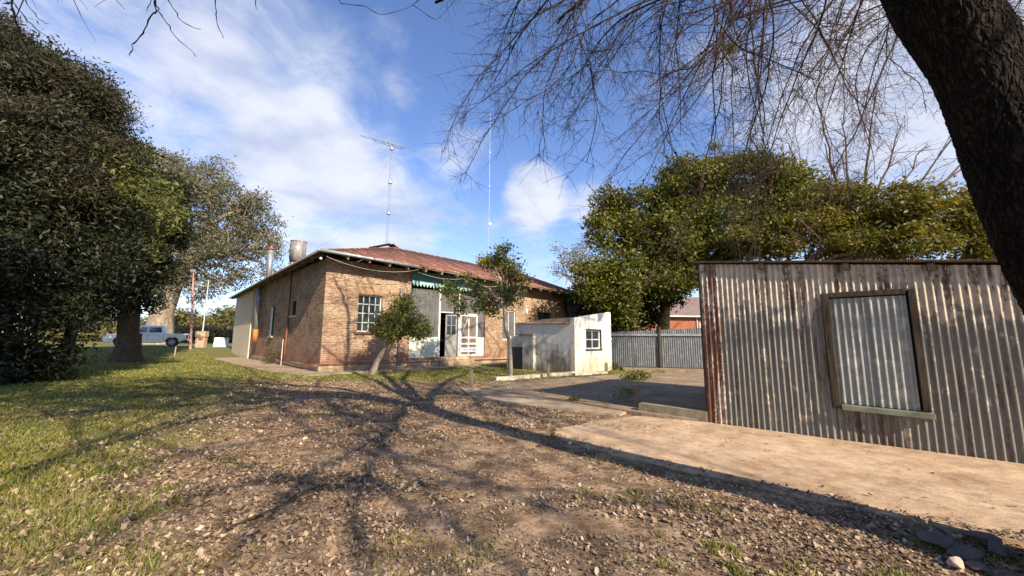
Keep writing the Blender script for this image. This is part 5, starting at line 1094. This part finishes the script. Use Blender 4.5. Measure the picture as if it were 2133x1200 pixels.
# ---------------------------------------------------------------- litter, grass, stones
rng = np.random.RandomState(77)
ufs = np.array(front_slab)
def inpoly(x, y, poly):
    ins = np.zeros(len(x), bool); n = len(poly)
    for i in range(n):
        x0, y0 = poly[i][:2]; x1, y1 = poly[(i+1) % n][:2]; c = ((y0 > y) != (y1 > y)) & (x < (x1-x0)*(y-y0)/(y1-y0+1e-12)+x0); ins ^= c
    return ins
YARD = [tuple(p) for p in yard]; FS = [tuple(p) for p in front_slab]; AP = [tuple(p[:2]) for p in apr]
HOUSE = [tuple(HW(*q)[:2]) for q in ((-.1, -.1), (25, -.1), (25, 24), (-.1, 24))]
def visible_pts(n, ymin=1.6, ymax=26, pw=1.0):
    """points on the ground inside a wide wedge, denser near the camera"""
    u = rng.rand(n); Y = ymin*(ymax/ymin)**u; X = (rng.rand(n)*2-1)*1.55*Y+0*Y; return X, Y
def litter_mesh(name, X, Y, Z, size, mat, kind='stuff'):
    n = len(X); yaw = rng.rand(n)*6.283; s = size*np.clip(np.exp(rng.normal(size=n)*.42), .4, 1.7)*.95*(1-.25*ss(.8, 2., X)); asp = (.35+.75*rng.rand(n))[:, None]; tilt = rng.normal(size=n)*.35; roll = rng.normal(size=n)*.35
    # 7-point lobed leaf: outline + centre
    base = np.array([(0, -.5), (.30, -.28), (.5, .05), (.24, .18), (.05, .55), (-.22, .20), (-.48, .02), (-.28, -.30)]); k = len(base)
    irr = 1+.25*rng.normal(size=(n, k)); bx_ = base[None, :, 0]*irr*s[:, None]*asp; by_ = base[None, :, 1]*irr*s[:, None]
    curl = (np.abs(rng.normal(size=n))*.55)[:, None]; bz = curl*(bx_**2+by_**2*.6)/s[:, None]*1.1
    c, q = np.cos(yaw)[:, None], np.sin(yaw)[:, None]; bz = bz+bx_*tilt[:, None]+by_*roll[:, None]
    x = X[:, None]+bx_*c-by_*q; y = Y[:, None]+bx_*q+by_*c; lift = np.maximum(0, -(bz.min(1)))[:, None]; z = Z[:, None]+bz+lift*.7+.004
    ctr = np.stack([X, Y, Z+lift[:, 0]*.7+.004], -1)[:, None, :]
    V = np.concatenate([np.stack([x, y, z], -1), ctr], 1).reshape(-1, 3)
    o = np.arange(n)[:, None]*(k+1); i = np.arange(k)[None, :]
    F = np.stack([o+i, o+(i+1) % k, np.broadcast_to(o+k, (n, k))], -1).reshape(-1, 3)
    return npmesh(name, V, F, mat)
def gmask(x, y):
    g = np.clip((.2-x-.55*y)/3.6, 0, 1)+vnoise(x, y, 2.2, 11)*.42+vnoise(x, y, .7, 12)*.3
    return np.maximum(g, np.clip((y-12.2)/1.4, 0, 1)+vnoise(x, y, .8, 13)*.2)
X, Y = visible_pts(360000, 1.5, 22); n_ = 130000; X = np.concatenate([X, rng.rand(n_)*15-11]); Y = np.concatenate([Y, rng.rand(n_)*8.5+5.5])
area = np.ones(len(X))
ld = .30+.40*vnoise(X, Y, 1.4, 21)+.34*vnoise(X, Y, .45, 22)
ld += .38*np.exp(-((X+2.6+.12*Y)/1.6)**2)*ss(10, 4, Y)+.45*np.exp(-((Y-9.8)/2.6)**2)*ss(2.5, 0, X)*ss(-10, -7, X)
ld -= .52*np.exp(-((X-.1)/.95)**2)*ss(6.5, 3.5, Y)
ld += .38*ss(1.0, 1.9, X)*ss(4.6, 3.0, Y)
ld -= .35*ss(-9, -14, X)
fs_ = inpoly(X, Y, FS); yd_ = inpoly(X, Y, YARD)
ld = np.where(fs_, .02+.03*vnoise(X, Y, .9, 33)+.5*np.exp(-(((X-1.95)/.42)**2+((Y-6.35)/.30)**2)), ld); ld = np.where(yd_, .05+.12*vnoise(X, Y, .8, 30), ld)
ed = 0
edge_ = fs_ & ~inpoly(X-.03, Y-.16*(1+.8*vnoise(X, Y, .5, 44)), FS); ld = np.where(edge_, .55, ld)
ok = (rng.rand(len(X)) < np.clip(ld, 0, 1)**1.3) & ~inpoly(X, Y, HOUSE)
# far leaves thinner in number but the eye needs enough: distance weighting follows the log sampling
X, Y = X[ok], Y[ok]; Z = terr(X, Y)+.018*vnoise(X, Y, 1.1, 3)-.026; fs_ = inpoly(X, Y, FS) ; yd_ = inpoly(X, Y, YARD); Z = np.where(fs_, .002, Z); Z = np.where(yd_, .037, Z)
def litter_mat(name, cols):
    m = Mat(name, .75, 0, .3); g = m.N.new('ShaderNodeNewGeometry'); r = m.N.new('ShaderNodeValToRGB'); m.L.new(g.outputs['Random Per Island'], r.inputs[0]); el = r.color_ramp.elements
    while len(el) < len(cols): el.new(.5)
    for i, (e, c) in enumerate(zip(el, cols)): e.position = i/(len(cols)-1); e.color = (*c, 1)
    n = m.noise(30, 4, .6); m.color(m.mix(.6, r.outputs[0], m.ramp(n, (.3, (.7, .66, .62)), (.7, (1.15, 1.12, 1.1))), 'MULTIPLY')); return m.m
M_lit = litter_mat('dead_leaves', [(.29, .195, .115), (.075, .05, .032), (.45, .33, .205), (.16, .105, .065), (.33, .225, .135), (.60, .47, .31), (.115, .072, .046), (.29, .195, .115), (.22, .145, .088)])
tag(litter_mesh('leaf_litter', X, Y, Z, .032, M_lit), 'dry brown fallen leaves scattered over the yard', 'leaf litter', None, 'stuff')
# finer debris: crumbs and bits of straw on the bare soil
X, Y = visible_pts(170000, 1.5, 12); ok = ~inpoly(X, Y, FS) & ~inpoly(X, Y, YARD) & ~inpoly(X, Y, HOUSE) & (X > -4) & (rng.rand(len(X)) < .45+.6*vnoise(X, Y, .5, 31)); X, Y = X[ok], Y[ok]
Z = terr(X, Y)+.018*vnoise(X, Y, 1.1, 3)-.026; tag(litter_mesh('debris', X, Y, Z, .020, litter_mat('crumbs', [(.09, .064, .045), (.26, .185, .12), (.055, .04, .03), (.52, .41, .29), (.13, .09, .06)])), 'small brown crumbs and straw on bare soil', 'debris', None, 'stuff')
# grass blades
def blades(name, X, Y, Z, h, mat):
    n = len(X); a = rng.rand(n)*6.283; hh_ = h*(.4+rng.rand(n)); wd = .0035+.0016*Y; lean = rng.normal(size=(n, 2))*.55
    dx, dy = np.cos(a)*wd, np.sin(a)*wd
    v0 = np.stack([X-dx, Y-dy, Z-.01], -1); v1 = np.stack([X+dx, Y+dy, Z-.01], -1); v2 = np.stack([X+lean[:, 0]*hh_*.9, Y+lean[:, 1]*hh_*.9, Z+hh_], -1)
    V = np.stack([v0, v1, v2], 1).reshape(-1, 3); return npmesh(name, V, np.arange(3*n).reshape(n, 3), mat)
M_gr = leaf_mat('grass_blades', [(.10, .115, .022), (.17, .185, .035), (.26, .255, .06), (.36, .30, .12)], .3, .6)
X, Y = visible_pts(360000, 1.6, 30); g = gmask(X, Y); ok = (rng.rand(len(X)) < np.clip((g-.25)*1.4, 0, 1)) & ~inpoly(X, Y, FS) & ~inpoly(X, Y, YARD) & ~inpoly(X, Y, AP) & ~inpoly(X, Y, HOUSE)
X2, Y2 = visible_pts(90000, 1.6, 6); ok2 = (X2 > .6) & ~inpoly(X2, Y2, FS) & (vnoise(X2, Y2, .55, 41)+.5*vnoise(X2, Y2, .2, 42) > .55)
X = np.concatenate([X[ok], X2[ok2]]); Y = np.concatenate([Y[ok], Y2[ok2]]); Z = terr(X, Y)+.018*vnoise(X, Y, 1.1, 3)-.028
tag(blades('grass', X, Y, Z, .045, M_gr), 'short green lawn grass on the left and around the house', 'grass', None, 'stuff')
for (p, q, sg, lab) in (((470, 1108), (682, 1012), .02, 'thin dark fallen stick lying in the leaves left of centre'), ((600, 1046), (735, 985), -.03, 'shorter fallen stick just beyond the longer one in the leaves'), ((1762, 1098), (1800, 1112), .03, 'small forked twig lying on the sandy concrete slab')):
    a = G(*p); b = G(*q); r = random.Random(p[0]); pts = [a+(b-a)*t+np.array([sg*math.sin(t*6)+r.gauss(0, .006), sg*math.sin(t*4), .018+.01*math.sin(t*9)]) for t in [i/9 for i in range(10)]]
    m = MB(); m.tube([p_-a for p_ in pts], [.007-.004*i/9 for i in range(10)], 6); m.tube([pts[5]-a, pts[5]-a+np.array([.04, .06, .012])], [.005, .003], 5); o = m.build('fallen_stick', M_twig, None, True, a); tag(o, lab, 'stick', 'fallen sticks')
# broken stones at the foot of the bare tree
for i, (px_, py_, s_, lab) in enumerate([(1960, 1135, .16, 'flat grey stone slab at the tree foot, farthest left'), (2045, 1125, .15, 'flat grey stone slab leaning by the dark trunk foot'), (2010, 1160, .15, 'broad broken stone in the middle of the heap by the trunk'), (1993, 1178, .075, 'small pale pinkish stone in front of the heap by the trunk'), (2085, 1150, .10, 'dark stone touching the trunk foot'), (2040, 1185, .07, 'small stone nearest the bottom right corner'), (1925, 1118, .09, 'small dark stone behind the heap')]):
    b = G(px_, py_); r = random.Random(i+5); bm = bmesh.new()
    for _ in range(16):
        q = Vector((r.gauss(0, 1), r.gauss(0, 1), r.gauss(0, 1))).normalized(); bm.verts.new((q.x*s_*.95*r.uniform(.75, 1.1), q.y*s_*.62*r.uniform(.75, 1.1), q.z*s_*(.26 if s_ > .12 else .5)))
    h_ = bmesh.ops.convex_hull(bm, input=bm.verts); bmesh.ops.delete(bm, geom=[g for g in h_['geom_interior'] if isinstance(g, bmesh.types.BMVert)], context='VERTS')
    bmesh.ops.bevel(bm, geom=bm.edges[:], offset=s_*.03, segments=1, affect='EDGES')
    me = bpy.data.meshes.new('stone'); bm.to_mesh(me); bm.free(); me.materials.append(simple('stone_grey', (.15, .125, .10), (.07, .06, .05), 9, .95, 0, .8, .01) if i != 3 else simple('stone_pale', (.5, .38, .3), (.38, .28, .22), 9, .95, 0, .8, .01))
    o = bpy.data.objects.new('stone', me); COL.objects.link(o); o.location = (b[0], b[1], s_*.16); o.rotation_euler = (r.uniform(-.25, .25), r.uniform(-.25, .25), r.uniform(0, 3)); tag(o, lab, 'stone', 'broken stones at the foot of the bare tree')
